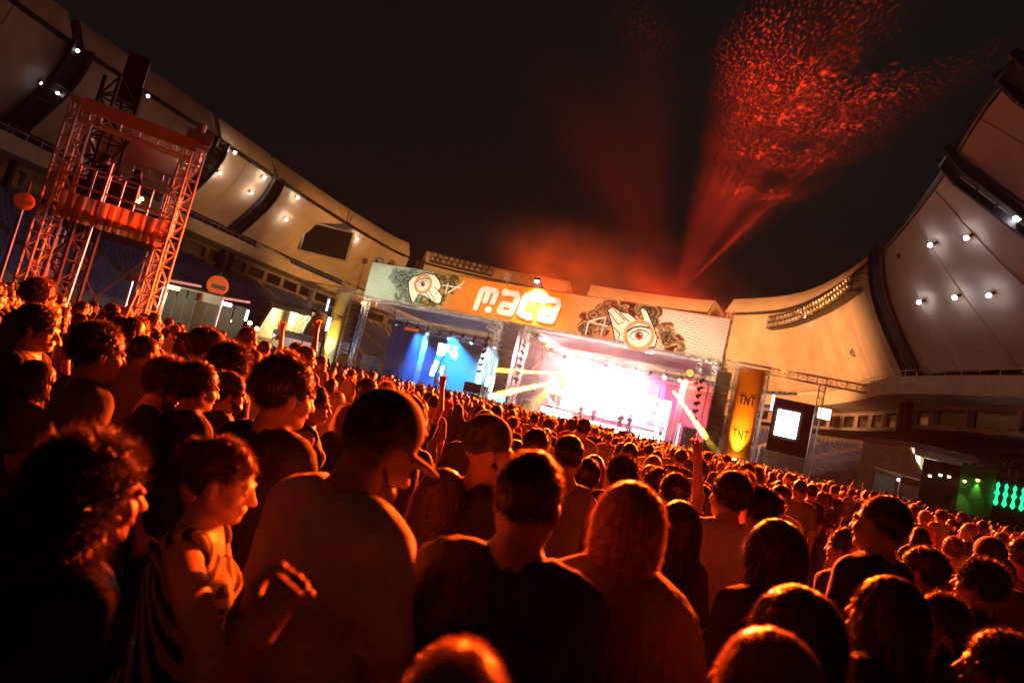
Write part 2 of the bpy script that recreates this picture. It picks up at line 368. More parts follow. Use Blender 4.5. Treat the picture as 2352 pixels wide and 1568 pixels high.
    for a in np.arange(math.ceil(a0 / 22.4) * 22.4 + .6, a1, 22.4):
        dv = MB(); p, nrm, tg = pa(a); t3 = Vector((tg.x, tg.y, 0))
        for sgn in (-1, 1):
            dv.hexa([R2(a, 6.7 + OF, 13.9) + t3 * (sgn * 1.3 - .12), R2(a, 6.7 + OF, 13.9) + t3 * (sgn * 1.3 + .12), R2(a, 11.5 + OF, 15.4) + t3 * (sgn * 1.3 + .12), R2(a, 11.5 + OF, 15.4) + t3 * (sgn * 1.3 - .12),
                     R2(a, 6.7 + OF, 15.3) + t3 * (sgn * 1.3 - .12), R2(a, 6.7 + OF, 15.3) + t3 * (sgn * 1.3 + .12), R2(a, 11.5 + OF, 16.9) + t3 * (sgn * 1.3 + .12), R2(a, 11.5 + OF, 16.9) + t3 * (sgn * 1.3 - .12)])
        dv.build('stair_wall', M_cream, T)

# white lamps under the roofs: found where the pixel's ray meets the soffit
UB = BVHTree.FromPolygons([Vector(v) for v in under_tris.v], under_tris.f)
lamp_px = [(178, 117), (90, 185), (126, 207), (340, 221), (540, 351), (446, 372), (499, 393), (600, 405), (572, 438), (678, 451), (653, 499), (815, 548),
           (2152, 557), (2235, 538), (2125, 690), (2207, 677), (2285, 671), (2350, 490), (1857, 726)]
where = ['at the upper corner of the dark left roof', 'lowest on the left roof edge by the picture side', 'just right of the lowest lamp on the left roof', 'behind the top of the camera tower',
         'beside the outer corner of the camera tower canopy', 'under the corner of the camera tower canopy', 'below the outer corner of the tower canopy', 'high beside the first black roof rib',
         'low beside the first black roof rib', 'high just past the black roof rib', 'low just past the black roof rib', 'above the dark scoreboard',
         'upper row on the right roof, nearer the stage', 'upper row on the right roof, second from the stage', 'lower row on the right roof, nearest the stage', 'lower row on the right roof, middle one',
         'lower row on the right roof, last of three', 'at the picture edge beyond the black rib', 'shining in the floodlight truss beside the stage']
LIGHTS_AT = []
for (x, y), wh in zip(lamp_px, where):
    d = ray(x, y); hit, nn, _, dist = UB.ray_cast(CAM, d.normalized())
    if hit is None:
        q = R(arc_of(x, y), 4, 0); hit = CAM + d * ((q - CAM).dot(FWD)); nn = -d.normalized()
    if nn.dot(d) > 0: nn = -nn
    big = (hit - CAM).length / 80.0
    t = thing('roof_lamp', 'bright white lamp ' + wh, 'lamp', hit, 'white lamps under the stadium roofs')
    hsz = .15
    c = hit + nn * .35; mb = MB(); mb.tube(hit - nn * .1, c, .1, 6); mb.tube(c, c + nn * .12, hsz * .85, 10, hsz * 1.15); mb.build('housing', M_dark, t)
    e = MB(); e.ball(c + nn * .2, (hsz, hsz, hsz), 10, 6); e.build('lens', M_lamp if x > 420 else glow('lamp_dim', (0.95, 0.90, 1.0), 14.0), t, smooth=True)
    LIGHTS_AT.append((c + nn * .45, x))
# floodlight racks hanging at the roof lip
def flood_rack(a0, a1, zc, r, label, lit):
    T = thing('floodlight_rack', label, 'floodlight rack', R((a0 + a1) / 2, r, zc))
    fr = MB(); ss = steps(a0, a1, 1.6)
    for i in range(len(ss) - 1):
        for z in (-.95, -.05, .85): fr.bar(R(ss[i], r, zc + z), R(ss[i + 1], r, zc + z), .13)
        fr.bar(R(ss[i], r + .5, zc - 1.0), R(ss[i + 1], r + .5, zc - 1.0), 1.1, .1)
    for a in ss: fr.bar(R(a, r, zc - .95), R(a, r, zc + .9), .1); fr.bar(R(a, r, zc + .85), R(a, r + 1.6, zc + 1.2), .08)
    fr.build('rack_frame', M_dark, T)
    n = max(6, int((a1 - a0) / 1.15))
    for row in (-.5, .42):
        for k in range(n):
            a = a0 + (a1 - a0) * (k + .5 + (.2 if row > 0 else 0)) / n; p, nrm, tg = pa(a); n3 = Vector((-nrm.x, -nrm.y, -.35)).normalized()
            c = R(a, r - .1, zc + row); mb = MB(); mb.tube(c - n3 * .15, c + n3 * .25, .2, 8, .34, cap=False); mb.disc(c + n3 * .12, Vector((0, 0, 1)).cross(n3) * .27, Vector((0, 0, .27)), 8)
            mb.build('floodlight', M_alu if rnd.random() < .6 else M_warmdim, T)
M_warmdim = mat('reflector_brass', (0.75, 0.6, 0.35), 0.25, 0.9)
flood_rack(arc_of(1812, 722), arc_of(1995, 610), 22.9, -1.0, 'long curved rack of floodlights under the right roof lip', True)
flood_rack(a_gap2b + .6, arc_of(1130, 640), 26.4, -1.2, 'two row floodlight rack on the roof panel above the banner end', False)

# scoreboard
a = arc_of(752, 490); p, nrm, tg = pa(a); c0 = R(a, -1.5, 18.6)
n3 = Vector((c0.x, c0.y, 0)).normalized(); n3 = (n3 + .28 * Vector((n3.y, -n3.x, 0))).normalized(); t3 = Vector((n3.y, -n3.x, 0))
D = ray(752, 556); c0 = CAM + D * ((c0 - CAM).dot(FWD))
T = thing('scoreboard', 'large dark rectangular scoreboard hanging in front of the left stand', 'scoreboard', c0)
mb = MB(); mb.box(c0, t3 * 3.7, n3 * .35, (0, 0, 2.35)); mb.build('cabinet', mat('screen_off', (.012, .012, .012), .95, spec=.02), T)
mb = MB()
for sg in (-1, 1): mb.box(c0 + t3 * 3.78 * sg - n3 * .1, t3 * .07, n3 * .4, (0, 0, 2.45)); mb.box(c0 + Vector((0, 0, 2.42 * sg)) - n3 * .1, t3 * 3.7, n3 * .4, (0, 0, .06))
mb.build('frame', M_alu, T)
mb = MB()
for sg in (-1, 1): mb.bar(c0 + t3 * 2.5 * sg + Vector((0, 0, 2.4)), c0 + t3 * 2.5 * sg + Vector((0, 0, 5.6)) + n3 * 1.0, .14)
mb.build('hanger', M_dark, T)
# round black fans on poles along the back of the upper tier
for (x, y, w) in [(615, 525, 'nearest the black roof rib'), (640, 534, 'second from the black roof rib'), (664, 543, 'left of the scoreboard, third from the rib'), (697, 560, 'just left of the scoreboard'), (838, 601, 'just right of the scoreboard'), (866, 604, 'left of the banner corner'), (893, 610, 'closest to the banner corner')]:
    a = arc_of(x, y - 60); q = R(a, 2.6, 14); dep = (q - CAM).dot(FWD); c = CAM + ray(x, y) * dep; base = Vector((c.x, c.y, 14.0))
    t = thing('pole_fan', 'round black fan on a thin pole, ' + w, 'fan', base, 'fans on the upper tier of the left stand')
    mb = MB(); mb.tube(base, c, .05, 5); mb.bar(base, c - Vector((.5, 0, 1.2)), .05); mb.build('pole', M_dark, t)
    vd = (CAM - c).normalized(); mb = MB(); mb.tube(c, c + vd * .25, .52, 12); mb.build('fan_head', M_black, t)
for (x, y) in [(1963, 809)]:
    d = ray(x, y); hit, nn, _, dist = UB.ray_cast(CAM, d.normalized()); c = hit if hit else CAM + d * 75
    t = thing('speaker_horn', 'round dark speaker on the pale roof wall beside the black rib', 'speaker', c); mb = MB(); mb.tube(c + d * .002, c - d * .01, .55, 14); mb.build('horn', M_black, t); mb = MB(); mb.tube(c - d * .009, c - d * .012, .38, 12); mb.build('horn_mouth', M_dark, t)
    d2 = ray(2068, 587); hit, nn, _, dist = UB.ray_cast(CAM, d2.normalized()); c = hit if hit else CAM + d2 * 65
    t = thing('speaker_horn', 'tiny dark round speaker high on the right roof beside a lamp', 'speaker', c); mb = MB(); mb.tube(c + d2 * .002, c - d2 * .008, .3, 12); mb.build('horn', M_black, t); mb = MB(); mb.tube(c - d2 * .007, c - d2 * .009, .2, 12); mb.build('horn_mouth', M_dark, t)

# stand entrances: concrete boxes with sloping side walls, lit inside
def entrance(x0, x1, ytop, depth, label, lampc, energy, open_side=1):
    L = atd(x0, ytop, depth); Rr = atd(x1, ytop + (x1 - x0) * .23, depth); top = (L.z + Rr.z) / 2
    ax = Vector((Rr.x - L.x, Rr.y - L.y, 0)); wd = ax.length; ax.normalize(); bk = Vector((-ax.y, ax.x, 0)); base = Vector((L.x, L.y, 0))
    T = thing('stand_entrance', label, 'entrance', base + ax * wd / 2)
    P = lambda s, d, z: base + ax * s + bk * d + Vector((0, 0, z))
    for nm, s in (('side_wall', 0), ('side_wall', wd)):
        m = MB(); w = .3
        prof = [(-3.2, 0), (6, 0), (6, top), (0.2, top), (-3.2, top * .34)]
        vs = [P(s - w / 2, d, z) for d, z in prof] + [P(s + w / 2, d, z) for d, z in prof]; n = len(prof)
        m.add(vs, [tuple(range(n - 1, -1, -1)), tuple(range(n, 2 * n))] + [(k, (k + 1) % n, (k + 1) % n + n, k + n) for k in range(n)]); m.build(nm, M_cream, T)
    m = MB(); m.hexa([P(-.2, -.6, top + .01), P(wd + .2, -.6, top + .01), P(wd + .2, 6, top + .01), P(-.2, 6, top + .01), P(-.2, -.6, top + .45), P(wd + .2, -.6, top + .45), P(wd + .2, 6, top + .45), P(-.2, 6, top + .45)]); m.build('roof_slab', M_concrete, T)
    m = MB(); m.hexa([P(.15, -.5, top - .55), P(wd - .15, -.5, top - .55), P(wd - .15, -.2, top - .55), P(.15, -.2, top - .55), P(.15, -.5, top), P(wd - .15, -.5, top), P(wd - .15, -.2, top), P(.15, -.2, top)]); m.build('beam', M_cream, T)
    m = MB(); m.hexa([P(.2, 4.2, 0), P(wd - .2, 4.2, 0), P(wd - .2, 4.4, 0), P(.2, 4.4, 0), P(.2, 4.2, top), P(wd - .2, 4.2, top), P(wd - .2, 4.4, top), P(.2, 4.4, top)]); m.build('back_wall', M_cream, T)
    for k in (.35, .42, .7):
        m = MB(); m.box(P(wd * k, 2.2, top / 2), ax * .22, bk * .22, (0, 0, top / 2 - .02)); m.build('pillar', M_cream, T)
    m = MB(); m.box(P(wd * .55, 1.2, top - .25), ax * wd * .2, bk * .06, (0, 0, .05)); m.build('strip_light', M_warmlamp, T)
    m = MB()
    for k in range(4): m.tube(P(.3, 1.4, top - .6 - k * .25), P(wd - .3, 1.4, top - .6 - k * .25), .03, 5)
    m.build('pipe', M_dark, T)
    point('entrance_light', P(wd * .55, 1.0, top - .5), energy, lampc, .3)
    return P, wd, top
E1 = entrance(628, 722, 697, 74, 'concrete stand entrance with lit interior left of the slim pillar', (1.0, .70, .32), 2200)
E2 = entrance(2093, 2226, 1028, 48, 'concrete stand entrance with tilted side wall near the green stalls', (1.0, .85, .55), 1500)
# concourse light behind the screen at the right
for (x, y, dep, col, e, w, lab) in [(1893, 950, 74, (1.0, .8, .5), 6, .7, 'small lit concourse window beside the white screen'), (835, 700, 92, (1, .6, .2), 4, .5, 'small warm lit opening over the slim pillar')]:
    c = atd(x, y, dep); t = thing('lit_window', lab, 'window', c); m = MB(); m.box(c, SU * w, SB * .05, (0, 0, w * .9)); m.build('pane', glow('lit_pane%d' % x, col, e), t); m = MB()
    for sg in (-1, 1): m.box(c + SU * w * sg * 1.05, SU * .06, SB * .1, (0, 0, w)); m.box(c + Vector((0, 0, w * .97 * sg)), SU * w, SB * .1, (0, 0, .06))
    m.build('frame', M_dark, t)
# lamps on the lower tier, right
for (x, y, dep, lab) in [(2168, 985, 56, 'white flood lamp on a stair post, left one of two'), (2188, 984, 56, 'white flood lamp on a stair post, right one of two')]:
    c = atd(x, y, dep); t = thing('flood_lamp', lab, 'lamp', Vector((c.x, c.y, c.z - 1.6)), 'flood lamps over the lower seats'); m = MB(); m.bar(c - Vector((0, 0, 1.6)), c, .08); m.box(c + Vector((0, .1, 0)), (.22, 0, 0), (0, .1, 0), (0, 0, .3)); m.build('post', M_dark, t)
    m = MB(); m.box(c + Vector((0, -.05, 0)), (.17, 0, 0), (0, .04, 0), (0, 0, .24)); m.build('lens', glow('lamp_cool', (.8, 1.0, .95), 18), t)
    LIGHTS_AT.append((c + Vector((0, -.5, 0)), 1001))
for i, (p, x) in enumerate(LIGHTS_AT):
    pw = 110 if 420 < x < 1000 else (2.5 if x < 420 else 11)
    point('roof_lamp_light', p, pw, (1.0, .62, .32), .25)
# spill of the show and of the pitch floods over the stands
# ================================================================== THE STAGE
M_truss = mat('truss_aluminium', (0.62, 0.60, 0.57), 0.38, 0.55, var=0.08)
M_cab = mat('speaker_black', (0.022, 0.021, 0.022), 0.5, var=0.2)
M_drape = mat('black_drape', (0.03, 0.028, 0.03), 0.9, scale=2, var=0.3)
M_tent = mat('white_tent', (0.72, 0.70, 0.68), 0.7, scale=.8, var=0.06, trans=.25)
M_deck = mat('stage_deck', (0.04, 0.038, 0.036), 0.6)
M_screen = glow('led_white', (1.0, .93, .96), 19.0)
Z = Vector((0, 0, 1))
def SQ(mb, s0, d0, z0, s1, d1, z1):         # box in stage coordinates
    mb.hexa([S(s0, d0, z0), S(s1, d0, z0), S(s1, d1, z0), S(s0, d1, z0), S(s0, d0, z1), S(s1, d0, z1), S(s1, d1, z1), S(s0, d1, z1)])
# two stages
def stage(s0, s1, label):
    T = thing('concert_stage', label, 'stage', S((s0 + s1) / 2, 5, 0))
    m = MB(); SQ(m, s0, 1.5, 0.02, s1, 12, 1.25); m.build('deck', M_deck, T)
    m = MB(); SQ(m, s0, 11.8, 1.0, s1, 12, 7.6); m.build('back_drape', M_drape, T)
    for s in (s0 + .15, s1 - .15):
        m = MB(); rows = []
        for k in range(17): rows.append([S(s + .12 * sin(k * 2.1), 5 + 6.6 * k / 16, z) for z in (1.0, 3, 5, 7.4)])
        m.sheet(rows); m.build('side_drape', M_drape, T, smooth=True)
    for s in (s0 + .1, s1 - .1):
        m = MB(); m.truss(S(s, 0, 0), S(s, 0, 8.0), .42, .5, r=.032, lace=.024); m.build('truss_post', M_truss, T)
        m = MB(); m.truss(S(s, 11.6, 0), S(s, 11.6, 7.6), .42, .7, r=.032, lace=.024); m.build('truss_post', M_truss, T)
    m = MB(); m.truss(S(s0, .0, 7.85), S(s1, .0, 7.85), .42, .5, r=.03, lace=.024); m.build('front_truss', M_truss, T)
    for d, z in ((3.2, 6.95), (6.5, 6.9), (9.6, 6.7)):
        m = MB(); m.truss(S(s0 + .5, d, z), S(s1 - .5, d, z), .4, .55, r=.028, lace=.022); m.build('lighting_truss', M_truss, T)
    for s in (s0 + 1.2, s1 - 1.2):
        m = MB(); m.truss(S(s, .2, 7.4), S(s, 11.4, 7.1), .35, .6, r=.026, lace=.02); m.build('roof_truss', M_truss, T)
    m = MB(); rows = []
    for i in range(13):
        q = i / 12; rows.append([S(s0 + (s1 - s0) * q, -.2 + 12.4 * k / 6, 8.0 + 1.2 * sin(pi * k / 6) * (1 - (2 * q - 1) ** 4) + .15 * sin(5 * q * pi)) for k in range(7)])
    m.sheet(rows); m.build('roof_fabric', M_tent, T, smooth=True)
    return T
ST_L = stage(.1, 13.6, 'smoky blue lit concert stage under the left half of the banner')
ST_R = stage(15.9, 30.7, 'blazing white and magenta concert stage under the right half of the banner')
# white tents between and behind the stages
def tent(s, d, hw, z0, zt, label):
    T = thing('peaked_tent', label, 'tent', S(s, d, 0)); rows = []
    for k in range(33):
        t = 2 * pi * k / 32; r = hw / max(abs(cos(t)), abs(sin(t))); row = []
        for j in range(8):
            q = j / 7; row.append(S(s + r * q * cos(t), d + r * q * sin(t), z0 + (zt - z0) * (1 - q) ** 1.7))
        rows.append(row)
    m = MB(); m.sheet(rows); m.build('canopy', M_tent, T, smooth=True)
    for a in (-1, 1):
        for b in (-1, 1): m = MB(); m.tube(S(s + hw * a * .98, d + hw * b * .98, 0), S(s + hw * a * .98, d + hw * b * .98, z0), .05, 6); m.build('pole', M_truss, T)
tent(15.0, 9.0, 2.6, 3.3, 7.3, 'white peaked tent between the two stages')
tent(17.4, 3.2, 1.35, 2.2, 3.6, 'low white tent at the foot of the bright stage')

# banner with its printed art: each figure a thin flat print on the fabric
def banner_mat():
    m = bpy.data.materials.new('banner_print'); m.use_nodes = True; nt = m.node_tree; b = nt.nodes['Principled BSDF']; b.inputs['Roughness'].default_value = .8
    tc = nt.nodes.new('ShaderNodeTexCoord'); sx = nt.nodes.new('ShaderNodeSeparateXYZ'); nt.links.new(tc.outputs['Object'], sx.inputs[0])
    mr = nt.nodes.new('ShaderNodeMapRange'); mr.inputs['From Max'].default_value = 31.0; nt.links.new(sx.outputs['X'], mr.inputs['Value'])
    nz = nt.nodes.new('ShaderNodeTexNoise'); nz.inputs['Scale'].default_value = .5; nt.links.new(tc.outputs['Object'], nz.inputs['Vector'])
    ad = nt.nodes.new('ShaderNodeMath'); ad.operation = 'MULTIPLY_ADD'; ad.inputs[1].default_value = .05; nt.links.new(nz.outputs['Fac'], ad.inputs[0]); nt.links.new(mr.outputs['Result'], ad.inputs[2])
    rp = nt.nodes.new('ShaderNodeValToRGB'); el = rp.color_ramp.elements
    stops = [(0.0, (.62, .74, .62)), (.12, (.55, .70, .58)), (.24, (.33, .38, .20)), (.31, (.55, .17, .015)), (.42, (.72, .21, .012)), (.62, (.72, .19, .012)), (.72, (.74, .30, .14)), (1.0, (.72, .36, .26))]
    el[0].position = 0; el[0].color = stops[0][1] + (1,); el[1].position = 1; el[1].color = stops[-1][1] + (1,)
    for p, c in stops[1:-1]: e = el.new(p); e.color = c + (1,)
    nt.links.new(ad.outputs[0], rp.inputs['Fac']); nt.links.new(rp.outputs['Color'], b.inputs['Base Color']); return m
BN = thing('stage_banner', 'long printed banner across both stages with white letters and two hands', 'banner', S(0, -.45, 0), rotz=SROT)
BN['_local'] = 1
BZ0, BZ1, BW = 8.02, 11.05, 31.0
LV = 0
def bprint(name, polys, m, lv, label=None):       # polygons in banner coordinates (s, z), laid in front of the fabric
    mb = MB(); y = -.02 - .004 * lv
    for P in polys: mb.add([(s, y, z) for s, z in P], [tuple(range(len(P)))])
    me = bpy.data.meshes.new(name); me.from_pydata(mb.v, [], mb.f)
    bm = bmesh.new(); bm.from_mesh(me); bmesh.ops.triangulate(bm, faces=bm.faces[:]); bm.normal_update()
    for f in bm.faces:
        if f.normal.y > 0: f.normal_flip()
    bm.to_mesh(me); bm.free(); me.materials.append(m)
    o = bpy.data.objects.new(name, me); COL.objects.link(o); o.parent = BN
    if label: o['label'] = label
    if name in ('net_pattern', 'leaf_curls', 'leaf_line', 'finger_line'): o['kind'] = 'stuff'
    return o
m = MB(); rows = []
for i in range(63): rows.append([(BW * i / 62, .02 + .012 * sin(i * 1.3 + k), BZ0 + (BZ1 - BZ0) * k / 6) for k in range(7)])
m.sheet(rows); m.build('fabric', banner_mat(), BN, smooth=True)
m = MB(); m.truss((0, .35, BZ0 + .1), (BW, .35, BZ0 + .1), .4, .6, up=(0, 1, 0)); m.truss((0, .35, BZ1 - .15), (BW, .35, BZ1 - .15), .4, .6, up=(0, 1, 0))
for k in range(8): m.bar((BW * k / 7, .3, BZ0), (BW * k / 7, .3, BZ1), .12)
m.build('frame', M_truss, BN)
for s_ in (0.5, 13.1, 15.8, 30.9):
    m = MB(); m.truss((s_, .55, BZ0), (s_, .55, BZ1 + (1.0 if s_ in (13.1, 15.8) else .75)), .34, .4, r=.03, lace=.026); m.build('mast', M_truss, BN)
P_white = mat('print_white', (.85, .83, .80), .8, var=.03); P_black = mat('print_black', (.03, .02, .015), .8); P_green = mat('print_green', (.20, .34, .27), .8, var=.2); P_olive = mat('print_olive', (.30, .27, .07), .8, var=.3)
P_rust = mat('print_rust', (.36, .07, .02), .8, var=.25); P_skin = mat('print_peach', (.88, .78, .67), .8, var=.05); P_tan = mat('print_tan', (.62, .36, .18), .8); P_line = mat('print_teal_line', (.30, .46, .42), .8); P_net = mat('print_net_white', (.84, .72, .66), .8)
def px2b(x, y): s, z = sp(x, y, -.47); return (s, z)
def stroke(pts, w, cap=True):                      # polyline as joined quads with round caps
    out = []
    for i in range(len(pts) - 1):
        a = Vector(pts[i]); b = Vector(pts[i + 1]); t = (b - a)
        if t.length < 1e-6: continue
        t.normalize(); n = Vector((-t.y, t.x)) * w / 2; out.append([tuple(a + n), tuple(b + n), tuple(b - n), tuple(a - n)])
    if cap:
        for p in pts: out.append([(p[0] + w / 2 * cos(k * pi / 5), p[1] + w / 2 * sin(k * pi / 5)) for k in range(10)])
    return out
def ell(c, rx, ry, rot=0, n=24):
    return [(c[0] + rx * cos(2 * pi * k / n) * cos(rot) - ry * sin(2 * pi * k / n) * sin(rot), c[1] + rx * cos(2 * pi * k / n) * sin(rot) + ry * sin(2 * pi * k / n) * cos(rot)) for k in range(n)]
# the four letters, drawn in a box of their own (width 2.05, height 2.3)
def letters():
    out = []
    W_ = .42
    out.append(([[(.12, .2), (.36, 1.8), (.6, 2.0), (1.2, 2.0)], [(1.2, 2.0), (1.9, 2.0), (2.1, 1.8), (1.92, .95)], [(1.22, 2.0), (1.02, .95)]], [((1.62, .22), .25)]))
    out.append(([[(.85, 2.0), (1.75, 2.0), (1.95, 1.7), (1.6, .25), (.35, .25), (.3, .45), (.5, .95), (1.55, .95)]], [((.5, 2.0), .28)]))
    out.append(([[(1.9, 1.85), (.65, 1.95), (.5, 1.6), (.3, .45), (.75, .3)]], [((1.35, .25), .28)]))
    out.append(([[(.85, 2.0), (1.75, 2.0), (1.95, 1.7), (1.6, .25), (.35, .25), (.3, .45), (.5, .95), (1.55, .95)]], [((.5, 2.0), .28)]))
    return out
lx = [(1088, 741), (1140, 747), (1192, 752), (1240, 755)]
lbx = [10.35, 13.0, 15.65, 18.3]
lbx = [px2b(1092, 700)[0], px2b(1142, 710)[0], px2b(1188, 715)[0], px2b(1234, 728)[0]]
LW = (px2b(1284, 720)[0] - px2b(1234, 728)[0]) / 2.2
zlo = BZ0 + .42
for (strokes, dots), x0 in zip(letters(), lbx):
    f = lambda p: (x0 + p[0] * LW, zlo + p[1] * .93)
    oc = []; ic = []
    for st_ in strokes: oc += stroke([f(p) for p in st_], .50); ic += stroke([f(p) for p in st_], .35)
    for c, r in dots: oc.append(ell(f(c), r * 1.25, r * 1.15)); ic.append(ell(f(c), r, r * .92))
    sh = [[(s + .07, z - .09) for s, z in P] for P in oc]
    L_ = bprint('letter', ic, P_white, 6)
    for nm, pl, mm, lv in (('letter_outline', oc, P_skin, 4), ('letter_shadow', sh, P_rust, 2)): bprint(nm, pl, mm, lv)
# wavy net at both ends
for (sA, sB, mm, slope, dens) in ((.02, 5.4, P_line, .3, 15), (24.2, 31.0, P_net, -.25, 17)):
    pol = []
    for fam in (1, -1):
        for k in range(-dens, dens * 2):
            pts = []
            for j in range(41):
                s = sA + (sB - sA) * j / 40; z = BZ0 + .22 * k + fam * (s - sA) * .42 + .18 * sin(s * 1.2 + k * .25)
                if BZ0 + .04 < z < BZ1 - .04: pts.append((s, z))
                else:
                    if len(pts) > 1: pol += stroke(pts, .045, False)
                    pts = []
            if len(pts) > 1: pol += stroke(pts, .045, False)
    bprint('net_pattern', pol, mm, 1)
# curls of leaves behind each hand
def curls(px, mats, name, n, R0, seed):
    rr = random.Random(seed)
    for mi, mm in enumerate(mats):
        pol = []; lin = []
        for k in range(n):
            x, y = px[rr.randrange(len(px))]; s, z = px2b(x + rr.uniform(-14, 14), y + rr.uniform(-14, 14)); z = min(max(z, BZ0 + .38), BZ1 - .38)
            a0 = rr.uniform(0, 6.28); R_ = R0 * rr.uniform(.6, 1.1); pts = [(s + R_ * (1 - .07 * j) * cos(a0 + j * .42), min(BZ1 - .12, max(BZ0 + .12, z + R_ * (1 - .07 * j) * sin(a0 + j * .42)))) for j in range(10)]
            pol += stroke(pts, R_ * .85)
            lin += stroke(pts, R_ * .13, False)
        bprint(name, pol, mm, 2 + mi * 2); bprint('leaf_line', lin, P_black, 3 + mi * 2)
curls([(915, 640), (925, 655), (930, 675), (945, 690), (912, 632), (935, 640), (960, 628), (950, 668)], [P_green, P_line], 'leaf_curls', 30, .42, 3)
curls([(1005, 690), (1020, 670), (1035, 650), (1050, 655), (1030, 645), (985, 695), (1010, 640), (950, 690)], [P_olive], 'leaf_curls', 40, .38, 5)
curls([(1345, 740), (1370, 725), (1400, 705), (1430, 705), (1460, 710), (1490, 720), (1510, 745), (1530, 765), (1545, 780), (1500, 700), (1340, 765), (1390, 750), (1555, 800)], [P_rust, P_tan], 'leaf_curls', 52, .5, 9)
def hand(outline, fingers, eye_c, er, rot, label):
    H = [px2b(*q) for q in outline]; bprint('hand', [[(s, z) for s, z in H]], P_skin, 8, label)
    bprint('hand_outline', stroke(H + [H[0]], .09), P_black, 9)
    lin = []
    for f in fingers: lin += stroke([px2b(*q) for q in f], .07)
    bprint('finger_line', lin, P_black, 10)
    c = px2b(*eye_c)
    bprint('eye_ring', [ell((c[0] + er * 1.25 * cos(k * pi / 14), c[1] + er * 1.25 * sin(k * pi / 14)), .14, .14, 0, 8) for k in range(28)] + [ell(c, er * 1.22, er * 1.22)], P_tan, 11)
    bprint('eye_socket', [ell(c, er * 1.02, er * 1.02)], P_skin, 12)
    lid = [(-1, -.05), (-.6, .32), (0, .5), (.6, .34), (1, 0), (.6, -.28), (0, -.42), (-.6, -.32)]
    tr = lambda q: (c[0] + er * .85 * (q[0] * cos(rot) - q[1] * sin(rot)), c[1] + er * .85 * (q[0] * sin(rot) + q[1] * cos(rot)))
    bprint('eye_lid', [[tr((q[0] * 1.12, q[1] * 1.25 + .03)) for q in lid]], P_black, 13); bprint('eye_white', [[tr(q) for q in lid]], P_white, 14)
    bprint('iris', [ell(c, er * .36, er * .36)], P_rust, 15); bprint('pupil', [ell(c, er * .2, er * .2)], P_black, 16); bprint('eye_glint', [ell((c[0] + er * .1, c[1] + er * .1), er * .07, er * .07)], P_white, 17)
    bprint('brow', stroke([tr(q) for q in ((-1.15, .55), (-.5, .88), (.3, .9), (1.1, .6))], er * .16), P_black, 13)
hand([(962, 632), (980, 627), (1000, 632), (1010, 645), (1014, 658), (1008, 668), (1016, 680), (1012, 696), (1004, 698), (990, 690), (975, 680), (962, 676), (952, 694), (946, 694), (940, 672), (938, 648), (948, 636)],
     [[(998, 660), (1008, 668), (1000, 676)], [(986, 668), (1000, 690)], [(978, 672), (990, 688)]], (972, 652), .62, .35, 'printed hand with an eye in its palm, pointing down')
hand([(1395, 712), (1408, 704), (1425, 716), (1445, 720), (1468, 738), (1478, 734), (1470, 712), (1476, 706), (1486, 714), (1498, 742), (1510, 775), (1505, 796), (1480, 799), (1440, 788), (1412, 780), (1408, 756), (1404, 738)],
     [[(1398, 716), (1420, 745), (1432, 740)], [(1408, 708), (1436, 736)], [(1424, 718), (1446, 740)], [(1410, 752), (1424, 766), (1420, 778)]], (1468, 770), .86, .3, 'printed hand raised upwards with an eye in its palm')
for pts in ([(1345, 768), (1352, 738), (1392, 728)], [(1352, 738), (1398, 750)], [(1380, 770), (1392, 728)], [(1030, 672), (1062, 652), (1066, 646)], [(1018, 655), (1060, 662)], [(1030, 650), (1024, 672)]):
    bprint('drawn_frame', stroke([px2b(*q) for q in pts], .09), P_white, 7)

c = S(16.3, -1.3, 11.5); T = thing('flood_lamp', 'glaring flood lamp at the banner top right of the second mast', 'lamp', c); m = MB(); m.bar(S(16.3, .3, 11.3), S(16.3, -1.2, 11.7), .07); m.box(c + Z * .1, SU * .22, SB * .12, Z * .1); m.build('housing', M_dark, T); m = MB(); m.ball(c - Z * .06, (.16, .1, .1), 10, 6); m.build('lens', M_lamp, T); spot('banner_flood', c - Z * .2, S(16.3, -.4, 9.6), 5500, (1.0, .85, .55), 100, 1.0, .1)
# speaker columns
def line_array(s, d, z1, z0, n, w, label):
    T = thing('line_array', label, 'speaker', S(s, d, z0)); h = (z1 - z0) / n
    for k in range(n):
        zc = z1 - h * (k + .5); fw = -.45 * (k / n) ** 2; tilt = .06 + .3 * (k / n) ** 2
        m = MB(); f = -SB; c = S(s, d + fw * -0.4, zc); m.box(c, SU * w / 2, (f - Z * tilt) * .38, Z * (h / 2 - .015)); m.build('cabinet', M_cab, T)
    m = MB(); m.tube(S(s, d, z1), S(s, d, z1 + .6), .04, 5); m.box(S(s, d, z1 + .1), SU * w / 2, SB * .4, Z * .06); m.build('hanger', M_dark, T)
line_array(1.0 - 2.0, .4, 7.1, 2.6, 13, 1.0, 'tall black speaker column hanging left of the stages')
line_array(14.6, .5, 7.6, 2.2, 12, 1.15, 'wide black speaker column hanging between the two stages')
line_array(31.3, .7, 7.2, 1.4, 13, .95, 'tall black speaker column hanging right of the bright stage')
def sub_stack(s, d, nx, nz, w, h, label):
    T = thing('speaker_stack', label, 'speaker', S(s, d, 0))
    for i in range(nx):
        for k in range(nz): m = MB(); SQ(m, s + i * w, d, .02 + k * h, s + i * w + w - .03, d + .8, k * h + h - .01); m.build('cabinet', M_cab, T); m = MB(); SQ(m, s + i * w + .06, d - .02, .08 + k * h, s + i * w + w - .1, d - .005, k * h + h - .08); m.build('grille', M_dark, T)
sub_stack(.9, .3, 2, 4, .75, .72, 'stack of dark speaker cabinets at the left end of the stage front')
